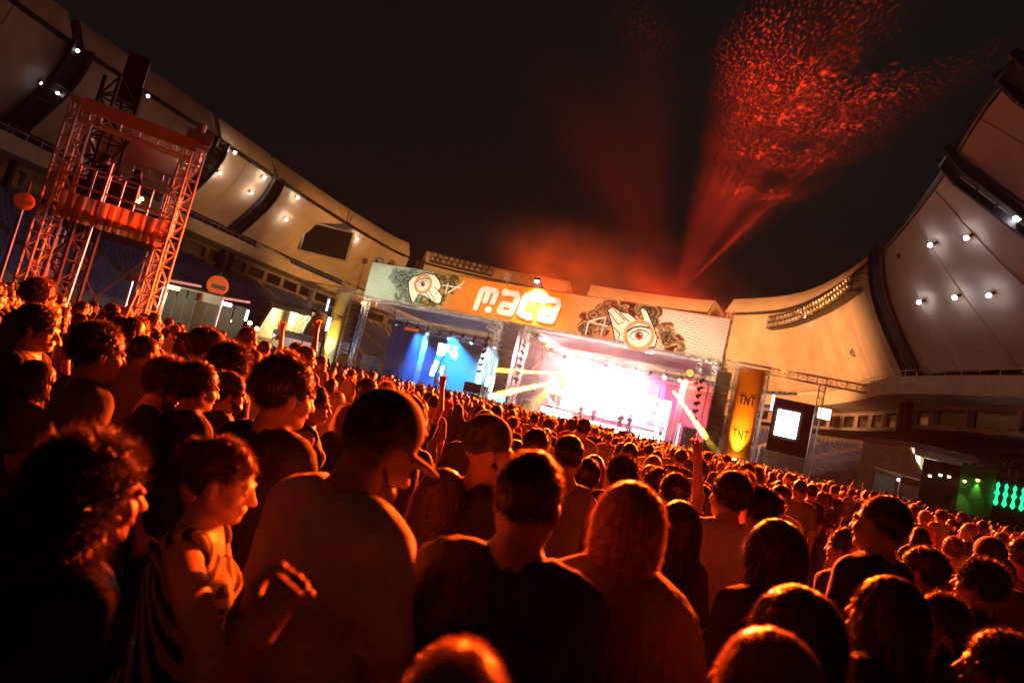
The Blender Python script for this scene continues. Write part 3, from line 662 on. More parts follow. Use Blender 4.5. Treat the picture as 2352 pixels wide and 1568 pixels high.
sub_stack(11.3, .6, 2, 3, 1.0, .85, 'big dark speaker stack at the right end of the smoky stage')
sub_stack(-.6, .9, 1, 3, .9, .6, 'narrow speaker stack beside the slim printed pillar')

# printed pillars
def pillar(s0, s1, z1, label, m, kind):
    c = S((s0 + s1) / 2, 0, 0); T = thing('printed_pillar', label, 'pillar', c, rotz=SROT); T['_local'] = 1; hw = (s1 - s0) / 2
    mb = MB(); rows = []
    for k in range(25): t = pi * (k / 24); rows.append([(-hw * cos(t), -.55 * hw * sin(t), z) for z in np.linspace(.02, z1, 9)])
    mb.sheet(rows); mb.build('printed_fabric', m, T, smooth=True)
    for sg in (-1, 1): mb = MB(); mb.truss((sg * (hw + .12), .2, 0), (sg * (hw + .12), .2, z1 + .1), .26, .35, r=.028, lace=.022); mb.build('truss_post', M_truss, T)
    mb = MB(); mb.bar((-hw - .3, -.1, z1 + .08), (hw + .3, -.1, z1 + .08), .14); mb.build('top_bar', M_truss, T)
    return T, hw
def wrap(T, hw, polys, name, m):                 # flat print bent onto the pillar's round front
    mb = MB()
    for P in polys:
        mb.add([(x, -.55 * hw * sqrt(max(0, 1 - (x / hw) ** 2)) - .012, z) for x, z in P], [tuple(range(len(P)))])
    return mb.build(name, m, T)
M_po = mat('pillar_orange', (.72, .24, .03), .75, scale=.7, var=.06); M_pg = mat('pillar_pale', (.55, .60, .42), .75, scale=.7, var=.06)
PT, hw = pillar(32.25, 33.95, 7.75, 'orange printed pillar with black letters right of the bright stage', M_po, 0)
def bars(lst, w): 
    o = []
    for a, b in lst:
        for k in range(4): 
            p = (a[0] + (b[0] - a[0]) * k / 4, a[1] + (b[1] - a[1]) * k / 4); q = (a[0] + (b[0] - a[0]) * (k + 1) / 4, a[1] + (b[1] - a[1]) * (k + 1) / 4); o += stroke([p, q], w, False)
    return o
for zc in (5.55, 3.15):
    h = .62
    for ch, x0 in (('T', -.48), ('N', -.12), ('T', .25)):
        if ch == 'T': st_ = [((x0 - .03, zc + h / 2), (x0 + .30, zc + h / 2)), ((x0 + .135, zc + h / 2), (x0 + .135, zc - h / 2))]
        else: st_ = [((x0, zc - h / 2), (x0, zc + h / 2)), ((x0, zc + h / 2), (x0 + .26, zc - h / 2)), ((x0 + .26, zc - h / 2), (x0 + .26, zc + h / 2))]
        wrap(PT, hw, bars(st_, .085), 'letter', P_black)
    wrap(PT, hw, bars([((-.45, zc + .5), (.45, zc + .5))], .02), 'print_line', P_black)
PG, hw2 = pillar(-3.05, -1.65, 8.0, 'slim pale printed pillar left of the stages', M_pg, 1)
for ch, x0 in (('E', -.55), ('E', -.31), ('T', -.05), ('I', .2), ('M', .32)):
    zc = 5.55; h = .5
    st_ = {'E': [((x0, zc - h / 2), (x0, zc + h / 2)), ((x0, zc + h / 2), (x0 + .17, zc + h / 2)), ((x0, zc), (x0 + .15, zc)), ((x0, zc - h / 2), (x0 + .17, zc - h / 2))],
           'T': [((x0 - .02, zc + h / 2), (x0 + .2, zc + h / 2)), ((x0 + .09, zc + h / 2), (x0 + .09, zc - h / 2))], 'I': [((x0, zc - h / 2), (x0, zc + h / 2))],
           'M': [((x0, zc - h / 2), (x0, zc + h / 2)), ((x0, zc + h / 2), (x0 + .11, zc)), ((x0 + .11, zc), (x0 + .22, zc + h / 2)), ((x0 + .22, zc + h / 2), (x0 + .22, zc - h / 2))]}[ch]
    wrap(PG, hw2, bars(st_, .06), 'letter', P_black)
# side truss bridges left and right of the stages, ground posts
def bridge(s0, s1, z, label, posts):
    T = thing('truss_bridge', label, 'truss', S((s0 + s1) / 2, 0, 0)); m = MB(); m.truss(S(s0, .3, z), S(s1, .3, z), .5, .6, r=.035, lace=.028); m.build('beam', M_truss, T)
    for s in posts: m = MB(); m.truss(S(s, .3, 0), S(s, .3, z - .25), .36, .45, r=.03, lace=.024); m.build('truss_post', M_truss, T)
bridge(31.2, 40.2, 7.95, 'truss bridge from the bright stage over the orange pillar to the right', [37.6])
bridge(-8.0, -.6, 8.15, 'truss bridge left of the stages behind the pale pillar', [-6.4])
# side screens
def side_screen(s0, s1, z0, z1, label, e):
    T = thing('led_screen', label, 'screen', S((s0 + s1) / 2, .9, z0)); nx, nz = 3, 3
    for i in range(nx):
        for k in range(nz):
            m = MB(); a0, a1 = s0 + (s1 - s0) * i / nx, s0 + (s1 - s0) * (i + 1) / nx; b0, b1 = z0 + (z1 - z0) * k / nz, z0 + (z1 - z0) * (k + 1) / nz
            SQ(m, a0 + .01, .85, b0 + .01, a1 - .01, .95, b1 - .01); m.build('panel', glow('screen_%s' % e[0], e[1], e[2]), T)
    m = MB(); SQ(m, s0 - .2, .96, z0 - .2, s1 + .2, 1.2, z1 + .2); m.build('back_frame', M_dark, T)
    m = MB(); SQ(m, s0 - .3, 1.3, .0, s1 + .9, 1.4, z1 + .8); m.build('black_cloth', M_drape, T)
side_screen(35.2, 36.6, 3.75, 5.55, 'glaring white screen right of the orange pillar', ('white', (.92, 1.0, .97), 7))
side_screen(-4.2, -3.3, 4.2, 5.5, 'small white screen left of the pale pillar', ('cool', (.9, 1.0, .97), 5))
# strips of blue light beside the pillars
for s, z, lab in ((34.75, 5.9, 'thin upright blue light right of the orange pillar'), (-4.6, 6.6, 'thin upright blue light left of the small screen')):
    T = thing('blue_tube_lamp', lab, 'lamp', S(s, .8, z - .6)); m = MB(); m.tube(S(s, .8, z - .55), S(s, .8, z + .55), .07, 8); m.build('tube', glow('lamp_blue', (.25, .5, 1.0), 8), T); m = MB(); m.bar(S(s, .95, z - .7), S(s, .95, z + .7), .2, .08); m.build('bracket', M_dark, T)
# orange uplights at the pillars' feet
for s, z, lab, pw in ((33.05, 1.35, 'yellow floor lamp lighting the orange pillar from below', 5500), (-2.35, 1.35, 'yellow floor lamp lighting the pale pillar from below', 5000)):
    T = thing('floor_lamp', lab, 'lamp', S(s, -1.0, 0)); m = MB(); m.box(S(s, -1.0, .6), SU * .2, SB * .2, Z * .58); m.build('plinth', M_dark, T); m = MB(); m.tube(S(s, -1.0, 1.2), S(s, -.95, 1.45), .14, 10, .18); m.build('lens', glow('lamp_yellow', (1, .7, .2), 25), T)
    spot('pillar_light', S(s, -.95, 1.5), S(s, -.35, 4.6), pw, (1.0, .52, .06), 60, 1.0, .1)
# main LED wall of the bright stage, panel by panel
P_tri = glow('led_tri_grey', (.62, .50, .62), 1.0); P_trid = glow('led_tri_violet', (.30, .16, .34), .5)
def led_wall(name, label, quads, d, cat='screen'):
    T = thing('led_wall', label, cat, S(quads[0][0], d, quads[0][2]))
    for (s0, s1, z0, z1) in quads:
        m = MB(); SQ(m, s0 + .012, d, z0 + .012, s1 - .012, d + .09, z1 - .012); m.build('panel', M_screen, T)
    m = MB(); a0 = min(q[0] for q in quads); a1 = max(q[1] for q in quads); b0 = min(q[2] for q in quads); b1 = max(q[3] for q in quads)
    SQ(m, a0, d + .1, b0, a1, d + .3, b1); m.build('back_frame', M_dark, T); return T
qs = [(17.3 + 1.5 * i, 18.8 + 1.5 * i, 2.25 + 1.35 * k, 3.6 + 1.35 * k) for i in range(6) for k in range(3) if not (i == 5 and k == 2)]
LW_ = led_wall('led_wall', 'huge overexposed white video wall at the back of the bright stage', qs, 9.2)
for (x, y, w, h, mm) in [(1410, 965, 16, 26, P_tri), (1430, 975, 14, 22, P_tri), (1452, 925, 17, 22, P_tri), (1444, 948, 17, 22, P_tri), (1432, 962, 17, 22, P_tri), (1462, 903, 15, 18, P_tri), (1500, 945, 16, 18, P_trid), (1493, 972, 18, 22, P_trid), (1505, 925, 12, 14, P_trid)]:
    pts = [sp(x - w, y + h * .5, 9.1), sp(x + w, y + h * .45, 9.1), sp(x + w * .1, y - h * .6, 9.1)]
    pts = [(min(max(s, 17.4), 26.2), min(max(z, 2.35), 6.2)) for s, z in pts]
    m = MB(); m.add([S(s, 9.17, z) for s, z in pts], [(0, 1, 2)]); m.build('triangle_graphic', mm, LW_)
led_wall('led_wall', 'white LED riser front at the left of the bright stage', [(16.4 + .95 * i, 17.35 + .95 * i, 1.02, 2.0) for i in range(3)], 6.6)
led_wall('led_wall', 'white LED riser front behind the four musicians', [(20.3 + .95 * i, 21.25 + .95 * i, 1.02, 1.75) for i in range(4)], 7.6)
led_wall('led_wall', 'white LED riser front at the right of the bright stage', [(24.9 + .9 * i, 25.8 + .9 * i, 1.02, 1.95) for i in range(2)], 5.2)
led_wall('led_wall', 'leaning white LED column at the right of the video wall', [(26.2, 27.1, 1.3 + .9 * k, 2.2 + .9 * k) for k in range(4)], 8.7)
# bits of backline
def box_thing(name, cat, label, s0, d0, s1, d1, z1, z0=1.02, detail='grille'):
    T = thing(name, label, cat, S((s0 + s1) / 2, (d0 + d1) / 2, z0)); m = MB(); SQ(m, s0, d0, z0, s1, d1, z1); m.build('cabinet', M_cab, T); m = MB(); SQ(m, s0 + .06, d0 - .015, z0 + .06, s1 - .06, d0 - .003, z1 - .1); m.build(detail, M_dark, T)
box_thing('stage_monitor', 'speaker', 'low black monitor on the bright stage before the third musician', 22.3, 2.2, 23.0, 2.8, 1.45)
box_thing('stage_monitor', 'speaker', 'black equipment case on the bright stage right of the musicians', 24.6, 3.2, 25.5, 3.9, 1.65)
box_thing('stage_monitor', 'speaker', 'tall dark speaker stack standing on the bright stage right wing', 28.9, 4.0, 29.9, 5.0, 3.0)
box_thing('stage_monitor', 'speaker', 'low black monitor at the edge of the smoky stage', 8.4, 2.2, 9.3, 2.9, 1.5)
# video screen shards of the smoky stage
T = thing('led_screen', 'broken white and teal video screen glowing on the smoky blue stage', 'screen', S(5, 8, 1))
M_cyw = glow('led_cyanwhite', (.75, 1.0, 1.0), 4.0); M_teal = glow('led_teal', (.0, .45, .40), 1.6)
def shard(pts, m, d=8.0):
    q = [sp(x, y, d) for x, y in pts]; mb = MB(); n = len(q); mb.add([S(s, d, z) for s, z in q] + [S(s, d + .08, z) for s, z in q], [tuple(range(n))] + [(k, (k + 1) % n, (k + 1) % n + n, k + n) for k in range(n)]); mb.build('panel', m, T)
shard([(1008, 787), (1035, 793), (1016, 818), (1003, 814)], M_cyw); shard([(1037, 793), (1051, 797), (1049, 803), (1043, 802)], M_cyw); shard([(1027, 803), (1052, 810), (1047, 826), (1040, 823)], M_cyw)
shard([(1025, 804), (1039, 824), (1022, 829)], M_teal); shard([(1002, 816), (1015, 820), (1010, 829), (999, 824)], M_teal); shard([(999, 826), (1008, 830), (1005, 838), (996, 834)], M_cyw); shard([(994, 837), (1004, 841), (997, 864), (986, 861)], M_cyw); shard([(1014, 840), (1020, 841), (1013, 866), (1007, 865)], M_cyw)
T2 = thing('reflector_board', 'glaring white panel beside the dark speaker stack on the smoky stage', 'panel', S(10.3, 7, 1)); m = MB(); SQ(m, 10.2, 7.2, 2.3, 13.1, 7.3, 3.6); m.build('panel', glow('board_glare', (1.0, 1.0, .92), 3.0), T2); m = MB(); SQ(m, 10.1, 7.32, 1.02, 13.2, 7.5, 3.7); m.build('back_frame', M_dark, T2)  # the reflector's glare is put in as a glow of its own
for s in (3.6, 10.0):
    T = thing('stage_tower', 'thin truss tower standing on the smoky stage, %s' % ('near the video screen' if s < 5 else 'near the white panel'), 'truss', S(s, 6, 1.02)); m = MB(); m.truss(S(s, 6, 1.02), S(s, 6, 6.8), .32, .4, r=.026, lace=.02); m.build('truss_post', M_truss, T)
for s, wh in ((26.6, 'nearer the video wall'), (28.2, 'nearer the wing')):
    T = thing('stage_tower', 'thin truss tower on the bright stage, ' + wh, 'truss', S(s, 5, 1.02)); m = MB(); m.truss(S(s, 5.0, 1.02), S(s, 5.0, 6.8), .32, .4, r=.026, lace=.02); m.build('truss_post', M_truss, T)
T = thing('tube_lamp', 'thin white upright tube lamp in the right wing of the bright stage', 'lamp', S(28.6, 4.4, 1.02)); m = MB(); m.tube(S(28.6, 4.4, 1.1), S(28.6, 4.4, 3.1), .04, 6); m.build('tube', glow('lamp_violetwhite', (.85, .7, 1), 5), T); m = MB(); m.bar(S(28.66, 4.5, 1.02), S(28.66, 4.5, 3.15), .06); m.build('stand', M_dark, T)
# hanging stage lamps
NTH = ['first', 'second', 'third', 'fourth', 'fifth', 'sixth', 'seventh', 'eighth', 'ninth', 'tenth', 'eleventh', 'twelfth']
def stage_lamp(loc, aim, lens, label, group, r=.15, ln=.38):
    loc = Vector(loc); a = (Vector(aim) - loc).normalized(); T = thing('stage_lamp', label, 'lamp', loc, group)
    m = MB(); m.tube(loc - a * ln * .5, loc + a * ln * .5, r * .75, 8, r); m.bar(loc, loc + Z * .42, .05); m.tube(loc + Z * .3, loc + Z * .45, .06, 6); m.build('lamp_body', M_black, T)
    m = MB(); e = a.cross(Z).normalized(); m.disc(loc + a * (ln * .5 + .01), e * r * .9, e.cross(a) * r * .9, 10); m.build('lens', lens, T)
lens_off = mat('lamp_glass', (.25, .22, .2), .15, .3)
L_or = glow('lens_orange', (1, .45, .12), 12); L_pk = glow('lens_pink', (1, .55, .75), 30); L_bl = glow('lens_blue', (.3, .75, 1), 14); L_wh = glow('lens_white', (1, .93, .95), 40); L_ye = glow('lens_yellow', (1, .75, .2), 60)
for k in range(10): stage_lamp(S(1.6 + k * 1.2, 3.2, 6.45), S(3.5 + k * .5, 6, 1), lens_off if k % 3 else L_bl, 'black lamp on the front truss of the smoky stage, %s from left' % NTH[k], 'lamps on the front truss of the smoky stage')
for k in range(9): stage_lamp(S(2.0 + k * 1.25, 6.5, 6.4), S(5 + k * .4, 3, 1), L_bl if k % 2 else lens_off, 'lamp on the middle truss of the smoky stage, %s from left' % NTH[k], 'lamps on the middle truss of the smoky stage')
for k in range(11): stage_lamp(S(17.3 + k * 1.2, 3.2, 6.45), S(19 + k * .7, -6, 1), (L_or, lens_off, L_pk)[k % 3], 'lamp on the front truss of the bright stage, %s from left' % NTH[k], 'lamps on the front truss of the bright stage')
for k in range(8): stage_lamp(S(17.6 + k * 1.0, 6.5, 6.3 - .03 * k), S(17.6 + k, -16, 2), L_wh, 'blinding lamp over the video wall of the bright stage, %s from left' % NTH[k], 'blinding lamps on the middle truss', .22)
for j, (s0, d0, n_, lab, grp) in enumerate([(-.05, -.1, 6, 'black lamp in the upright row on the leftmost stage post', 'lamps up the leftmost post'), (13.1, -.1, 6, 'black lamp in the upright row at the right of the smoky stage', 'lamps up the post right of the smoky stage'), (16.35, -.1, 6, 'orange lit lamp in the upright row left of the bright stage', 'lamps up the post left of the bright stage'), (30.2, -.1, 6, 'lamp in the upright row right of the bright stage', 'lamps up the post right of the bright stage')]):
    for k in range(n_): stage_lamp(S(s0 - .3, d0 - .1, 3.6 + k * .55), S(s0 + (8 if j in (0, 2) else -8), 3, 2.0), lens_off if j < 2 else (L_or if k % 2 else lens_off), lab + ', %s from below' % NTH[k], grp, .15, .42)
T = thing('stage_sign', 'small red lit sign hanging inside the smoky stage', 'sign', S(3.6, 3.0, 6.0)); m = MB(); SQ(m, 2.9, 2.9, 5.95, 4.4, 2.98, 6.25); m.build('sign_face', glow('sign_red', (.55, .10, .02), .6), T); m = MB(); SQ(m, 2.85, 2.99, 5.9, 4.45, 3.05, 6.3); m.build('frame', M_dark, T)
for s, lab in ((17.0, 'round bright fan light at the left end of the bright stage truss'), (28.7, 'round dull fan light at the right end of the bright stage truss')):
    T = thing('fan_light', lab, 'lamp', S(s, 3.0, 7.0)); m = MB(); SQ(m, s - .3, 2.9, 6.75, s + .3, 3.2, 7.35); m.build('housing', M_dark, T); m = MB()
    for rr in (.25, .17, .09):
        for k in range(14): t0, t1 = 2 * pi * k / 14, 2 * pi * (k + 1) / 14; m.bar(S(s + rr * cos(t0), 2.88, 7.05 + rr * sin(t0)), S(s + rr * cos(t1), 2.88, 7.05 + rr * sin(t1)), .03)
    m.build('lamp_ring', glow('ring_orange', (1, .5, .1), 3), T)
# yellow moving heads whose beams cut the haze
movers = [((1292, 858), (1145, 850), 2.6), ((1290, 862), (1262, 892), 1.2), ((1282, 872), (1120, 913), 3.0), ((1543, 893), (1648, 1045), 2.4)]
# ================================================================== CAMERA TOWER AT THE LEFT
M_rig = mat('tower_scaffold', (0.50, 0.47, 0.44), 0.45, 0.35, var=0.1)
M_sheet = mat('orange_skirt', (0.62, 0.30, 0.14), 0.8, scale=3, var=.2, trans=.5)
M_canopy = mat('grey_canopy', (0.60, 0.55, 0.51), 0.75, scale=1, var=.12, trans=.06)
TD = 15.5
FL = atd(345, 690, TD); FLg = Vector((FL.x, FL.y, 0))        # front right leg (as seen)
NL = atd(84, 584, 14.2); NLg = Vector((NL.x, NL.y, 0))       # front left leg
ux = (FLg - NLg); TWD = ux.length; ux.normalize(); bk = Vector((-ux.y, ux.x, 0)); TWB = 4.6
P = lambda s, d, z: NLg + ux * s + bk * d + Z * z
ztop = 6.25
TW = thing('camera_tower', 'tall truss camera tower with canopy and orange lit deck skirt', 'tower', NLg + ux * TWD / 2 + bk * TWB / 2)
for s, d in ((0, 0), (TWD, 0), (0, TWB), (TWD, TWB)):
    m = MB(); m.truss(P(s, d, 0), P(s, d, ztop), .36, .40, r=.033, lace=.027); m.build('leg', M_rig, TW)
zd = 3.9
m = MB(); m.hexa([P(-.2, -.1, zd - .12), P(TWD + .2, -.1, zd - .12), P(TWD + .2, TWB + .1, zd - .12), P(-.2, TWB + .1, zd - .12), P(-.2, -.1, zd), P(TWD + .2, -.1, zd), P(TWD + .2, TWB + .1, zd), P(-.2, TWB + .1, zd)]); m.build('deck', M_dark, TW)
m = MB(); rows = []
for k in range(41): rows.append([P(.1 + (TWD - .2) * k / 40, -.28 + .035 * sin(k * 1.7) + .02 * sin(k * 4.1) * j, zd + .32 - .66 * j / 4) for j in range(5)])
m.sheet(rows); m.build('fabric_skirt', M_sheet, TW, smooth=True)
m = MB(); rows = []
for k in range(21): rows.append([P(-.26 + .03 * sin(k * 1.7), .1 + (TWB - .2) * k / 20, zd + .32 - .66 * j / 4) for j in range(5)])
m.sheet(rows); m.build('fabric_skirt', M_sheet, TW, smooth=True)
for a, b in (((0, 0), (TWD, 0)), ((0, TWB), (TWD, TWB)), ((0, 0), (0, TWB)), ((TWD, 0), (TWD, TWB))):
    m = MB(); m.truss(P(a[0], a[1], ztop - .1), P(b[0], b[1], ztop - .1), .34, .42, r=.03, lace=.024); m.build('roof_truss', M_rig, TW)
m = MB(); rows = []
for i in range(15):
    q = i / 14; rows.append([P(-.3 + (TWD + .6) * q, -.35 + (TWB + .7) * k / 8, ztop + .16 + .10 * sin(pi * k / 8) - .10 * sin(pi * q)) for k in range(9)])
m.sheet(rows); m.build('canopy', M_canopy, TW, smooth=True)
m = MB(); m_b = MB(); n = 26
for k in range(n):
    s = TWD * (k + .5) / n; m.hexa([P(s - .06, -.36, ztop - .12), P(s + .06, -.36, ztop - .12), P(s + .06, -.34, ztop - .12), P(s - .06, -.34, ztop - .12), P(s - .07, -.36, ztop + .2), P(s + .07, -.36, ztop + .2), P(s + .07, -.34, ztop + .2), P(s - .07, -.34, ztop + .2)])
    s2 = TWD * (k + .5) / n; m_b.hexa([P(s2 - .05, TWB + .34, ztop - .12), P(s2 + .05, TWB + .34, ztop - .12), P(s2 + .05, TWB + .36, ztop - .12), P(s2 - .05, TWB + .36, ztop - .12), P(s2 - .06, TWB + .34, ztop + .2), P(s2 + .06, TWB + .34, ztop + .2), P(s2 + .06, TWB + .36, ztop + .2), P(s2 - .06, TWB + .36, ztop + .2)])
m.build('canopy_lacing', M_canopy, TW, kind='stuff'); m_b.build('canopy_lacing', M_canopy, TW, kind='stuff')
for d in (0, TWB):
    m = MB()
    for z in (zd + .55, zd + 1.05): m.tube(P(0, d, z), P(TWD, d, z), .03, 6)
    for k in range(9): m.tube(P(TWD * k / 8, d, zd), P(TWD * k / 8, d, zd + 1.05), .025, 6)
    m.build('guard_rail', M_rig, TW)
m = MB(); m.tube(P(TWD * .33, -.5, 0), P(TWD * .36, -.2, 5.2), .035, 6); m.build('brace_pole', M_rig, TW)
m = MB(); m.tube(P(TWD * .05, TWB, .2), P(TWD * .95, TWB, zd - .2), .03, 6); m.tube(P(TWD * .95, TWB, .2), P(TWD * .05, TWB, zd - .2), .03, 6); m.build('brace_pole', M_rig, TW)
for sg, s in ((1, TWD),):
    m = MB(); c = P(s, 0, ztop + .25); m.box(c, ux * .28, bk * .28, Z * .22); m.tube(c + Z * .2, c + Z * .5, .12, 8); m.build('motor_head', M_alu, TW)
# the tall dark mast beside the tower, rising past the picture's top left
MT = thing('lattice_mast', 'dark tall lattice mast rising behind the left leg of the camera tower', 'mast', P(.55, 1.2, 0))
m = MB(); m.truss(P(.55, 1.2, 0), P(.55, 1.2, 7.6), .62, .55, r=.05, lace=.04); m.build('truss_post', M_black, MT)
m = MB(); m.hexa([P(.45, 1.35, 7.2), P(.95, 1.35, 7.2), P(.95, 1.85, 7.2), P(.45, 1.85, 7.2), P(.45, 1.35, 8.5), P(.95, 1.35, 8.5), P(.95, 1.85, 8.5), P(.45, 1.85, 8.5)]); m.build('speaker_column', M_black, MT)
# equipment on the deck
for s, d, w, h, lab in ((TWD * .25, 1.2, .55, .9, 'black equipment case on the tower deck near the left leg'), (TWD * .45, .8, .45, 1.0, 'black flight case at the middle of the tower deck'), (TWD * .8, 2.2, .6, .7, 'low black case on the tower deck near the right leg')):
    T = thing('flight_case', lab, 'case', P(s, d, zd)); m = MB(); m.hexa([P(s - w, d - .35, zd + .02), P(s + w, d - .35, zd + .02), P(s + w, d + .35, zd + .02), P(s - w, d + .35, zd + .02), P(s - w, d - .35, zd + h), P(s + w, d - .35, zd + h), P(s + w, d + .35, zd + h), P(s - w, d + .35, zd + h)]); m.build('case_body', M_black, T)
    for z in (zd + .04, zd + h): m = MB(); m.bar(P(s - w, d - .36, z), P(s + w, d - .36, z), .04); m.build('edge_trim', M_alu, T)
# clamp lamps under the canopy
tl = [(.55, .0), (.62, .0), (.68, .02)]
for k, (x, y) in enumerate([(416, 372), (430, 378), (446, 366), (450, 356)]):
    c = atd(x, y, TD + 2.6); T = thing('clamp_lamp', 'small warm lamp under the tower canopy, %s from the left' % ('first', 'second', 'third', 'fourth')[k], 'lamp', c, 'warm lamps under the tower canopy'); m = MB(); m.tube(c + Z * .02, c + Z * .28, .04, 6, .03); m.build('lamp_body', M_dark, T); m = MB(); m.ball(c - Z * .02, .055, 8, 5); m.build('bulb', M_warmlamp, T)
for k, (x, y) in enumerate([(318, 463), (326, 457)]):
    c = atd(x, y, TD + .8); T = thing('desk_lamp', 'small warm lamp before the tower operator, %s of two' % ('left', 'right')[k], 'lamp', c, 'lamps on the tower deck'); m = MB(); m.tube(c - Z * .3, c, .012, 5); m.build('stem', M_dark, T); m = MB(); m.ball(c, .045, 8, 5); m.build('bulb', M_warmlamp, T)

# round orange balloons with a pale name bar
def balloon(x, y, w, dep, label, pole=True):
    c = atd(x, y, dep); r = w / 2 * dep / FPX; T = thing('round_sign', label, 'sign', Vector((c.x, c.y, 0)))
    m = MB(); rows = []
    vd = (CAM - c); vd.z = 0; vd.normalize(); e = Z.cross(vd).normalized(); e = -e if e.dot(RT) < 0 else e
    prof = [(0, .5), (.45, .44), (.75, .33), (.93, .18), (1, 0), (.93, -.18), (.75, -.33), (.45, -.44), (0, -.5)]
    for q, h in prof: rows.append([c + vd * r * h * .5 + (e * cos(t) + Z * sin(t)) * r * q for t in [2 * pi * k / 32 for k in range(33)]])
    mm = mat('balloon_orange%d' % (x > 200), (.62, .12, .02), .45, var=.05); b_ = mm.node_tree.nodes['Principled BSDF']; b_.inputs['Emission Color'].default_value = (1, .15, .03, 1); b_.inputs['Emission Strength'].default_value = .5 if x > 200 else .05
    m.sheet(rows); m.build('balloon', mm, T, smooth=True)
    m = MB(); o = c + vd * (r * .262) + e * r * .12 - Z * r * .12; m.box(o, e * r * .66, vd * .01, Z * r * .22); m.build('name_bar', P_white, T)
    lt = MB(); rr = random.Random(int(x))
    for k in range(7):                                        # blocky unreadable letters
        a = -.56 + k * .17; 
        lt.box(o + vd * .016 + e * r * a, e * r * .022, vd * .003, Z * r * .13); lt.box(o + vd * .016 + e * r * (a + .05) + Z * r * rr.choice((-.1, 0, .1)), e * r * .05, vd * .003, Z * r * .02)
    lt.build('lettering', mat('print_rose', (.55, .2, .12), .8), T)
    m = MB(); m.tube(c - Z * r, Vector((c.x, c.y, 0)), .04, 6); m.tube(c + Z * r, c + Z * (r + .25), .03, 6); m.build('pole', M_dark, T)
    return c, vd, e, r
B1 = balloon(500, 656, 46, 34, 'round orange sign with a pale name bar in front of the lower seats')
B2 = balloon(56, 462, 40, 13.5, 'dim round red sign at the picture edge left of the camera tower')
# bars and stalls at the left: counters under lit awnings
def stall(x0, x1, y, dep, label, cols, h=2.6):
    L = atd(x0, y, dep); Rr = atd(x1, y + (x1 - x0) * .236, dep); zt = h; ax = Vector((Rr.x - L.x, Rr.y - L.y, 0)); wd = ax.length; ax.normalize(); b2 = Vector((-ax.y, ax.x, 0)); o = Vector((L.x, L.y, 0)); zt = max(2.2, (L.z + Rr.z) / 2)
    Q = lambda s, d, z: o + ax * s + b2 * d + Z * z
    T = thing('bar_stall', label, 'stall', Q(wd / 2, 1, 0))
    m = MB(); m.hexa([Q(0, -.4, zt), Q(wd, -.4, zt), Q(wd, 2.4, zt + .25), Q(0, 2.4, zt + .25), Q(0, -.4, zt + .1), Q(wd, -.4, zt + .1), Q(wd, 2.4, zt + .35), Q(0, 2.4, zt + .35)]); m.build('awning', M_cream, T)
    m = MB(); m.hexa([Q(0, -.42, zt - .3), Q(wd, -.42, zt - .3), Q(wd, -.40, zt - .3), Q(0, -.40, zt - .3), Q(0, -.42, zt + .1), Q(wd, -.42, zt + .1), Q(wd, -.40, zt + .1), Q(0, -.40, zt + .1)]); m.build('valance', M_cream, T)
    m = MB(); m.hexa([Q(0, 0, .02), Q(wd, 0, .02), Q(wd, .6, .02), Q(0, .6, .02), Q(0, 0, 1.1), Q(wd, 0, 1.1), Q(wd, .6, 1.1), Q(0, .6, 1.1)]); m.build('counter', M_dark, T)
    n = len(cols)
    for k, (c, e) in enumerate(cols):
        m = MB(); s = wd * (k + .5) / n; m.hexa([Q(s - wd / n * .42, 2.3, 1.2), Q(s + wd / n * .42, 2.3, 1.2), Q(s + wd / n * .42, 2.4, 1.2), Q(s - wd / n * .42, 2.4, 1.2), Q(s - wd / n * .42, 2.3, zt), Q(s + wd / n * .42, 2.3, zt), Q(s + wd / n * .42, 2.4, zt), Q(s - wd / n * .42, 2.4, zt)])
        m.build('back_panel', M_stallback, T)
        m = MB(); m.tube(Q(s - .25, .7, zt - .12), Q(s + .25, .7, zt - .12), .07, 8); m.build('tube_lamp', glow('stall_%d_%d' % (x0, k), c, e), T)
        point('stall_light', Q(s, .9, zt - .3), 2 * e * (dep / 20) ** 1.3, c, .15)
    for s in (0.05, wd - .05): m = MB(); m.tube(Q(s, -.3, 0), Q(s, -.3, zt), .05, 6); m.build('post', M_alu, T)
M_stallback = mat('stall_back', (.07, .055, .04), .8)
W1, Y1 = (.85, 1.0, .85), (1.0, .6, .15)
stall(316, 390, 632, 24, 'bright bar stall under the camera tower with white and yellow lamps', [(W1, 14), (W1, 18), (Y1, 10)])
stall(392, 520, 660, 27, 'lit bar stall between the camera tower and the round sign', [(Y1, 8), (Y1, 7), (W1, 16), (W1, 12)])
stall(2060, 2120, 1095, 36, 'small dark stall with one white lamp in front of the right entrance', [((.9, .95, 1), 7)])
stall(632, 722, 760, 52, 'low lit stall with bright purple white tubes left of the slim pillar', [((.9, .8, 1), 24), ((1, .85, .9), 30), ((.9, .8, 1), 24), ((1, .8, .6), 16)])
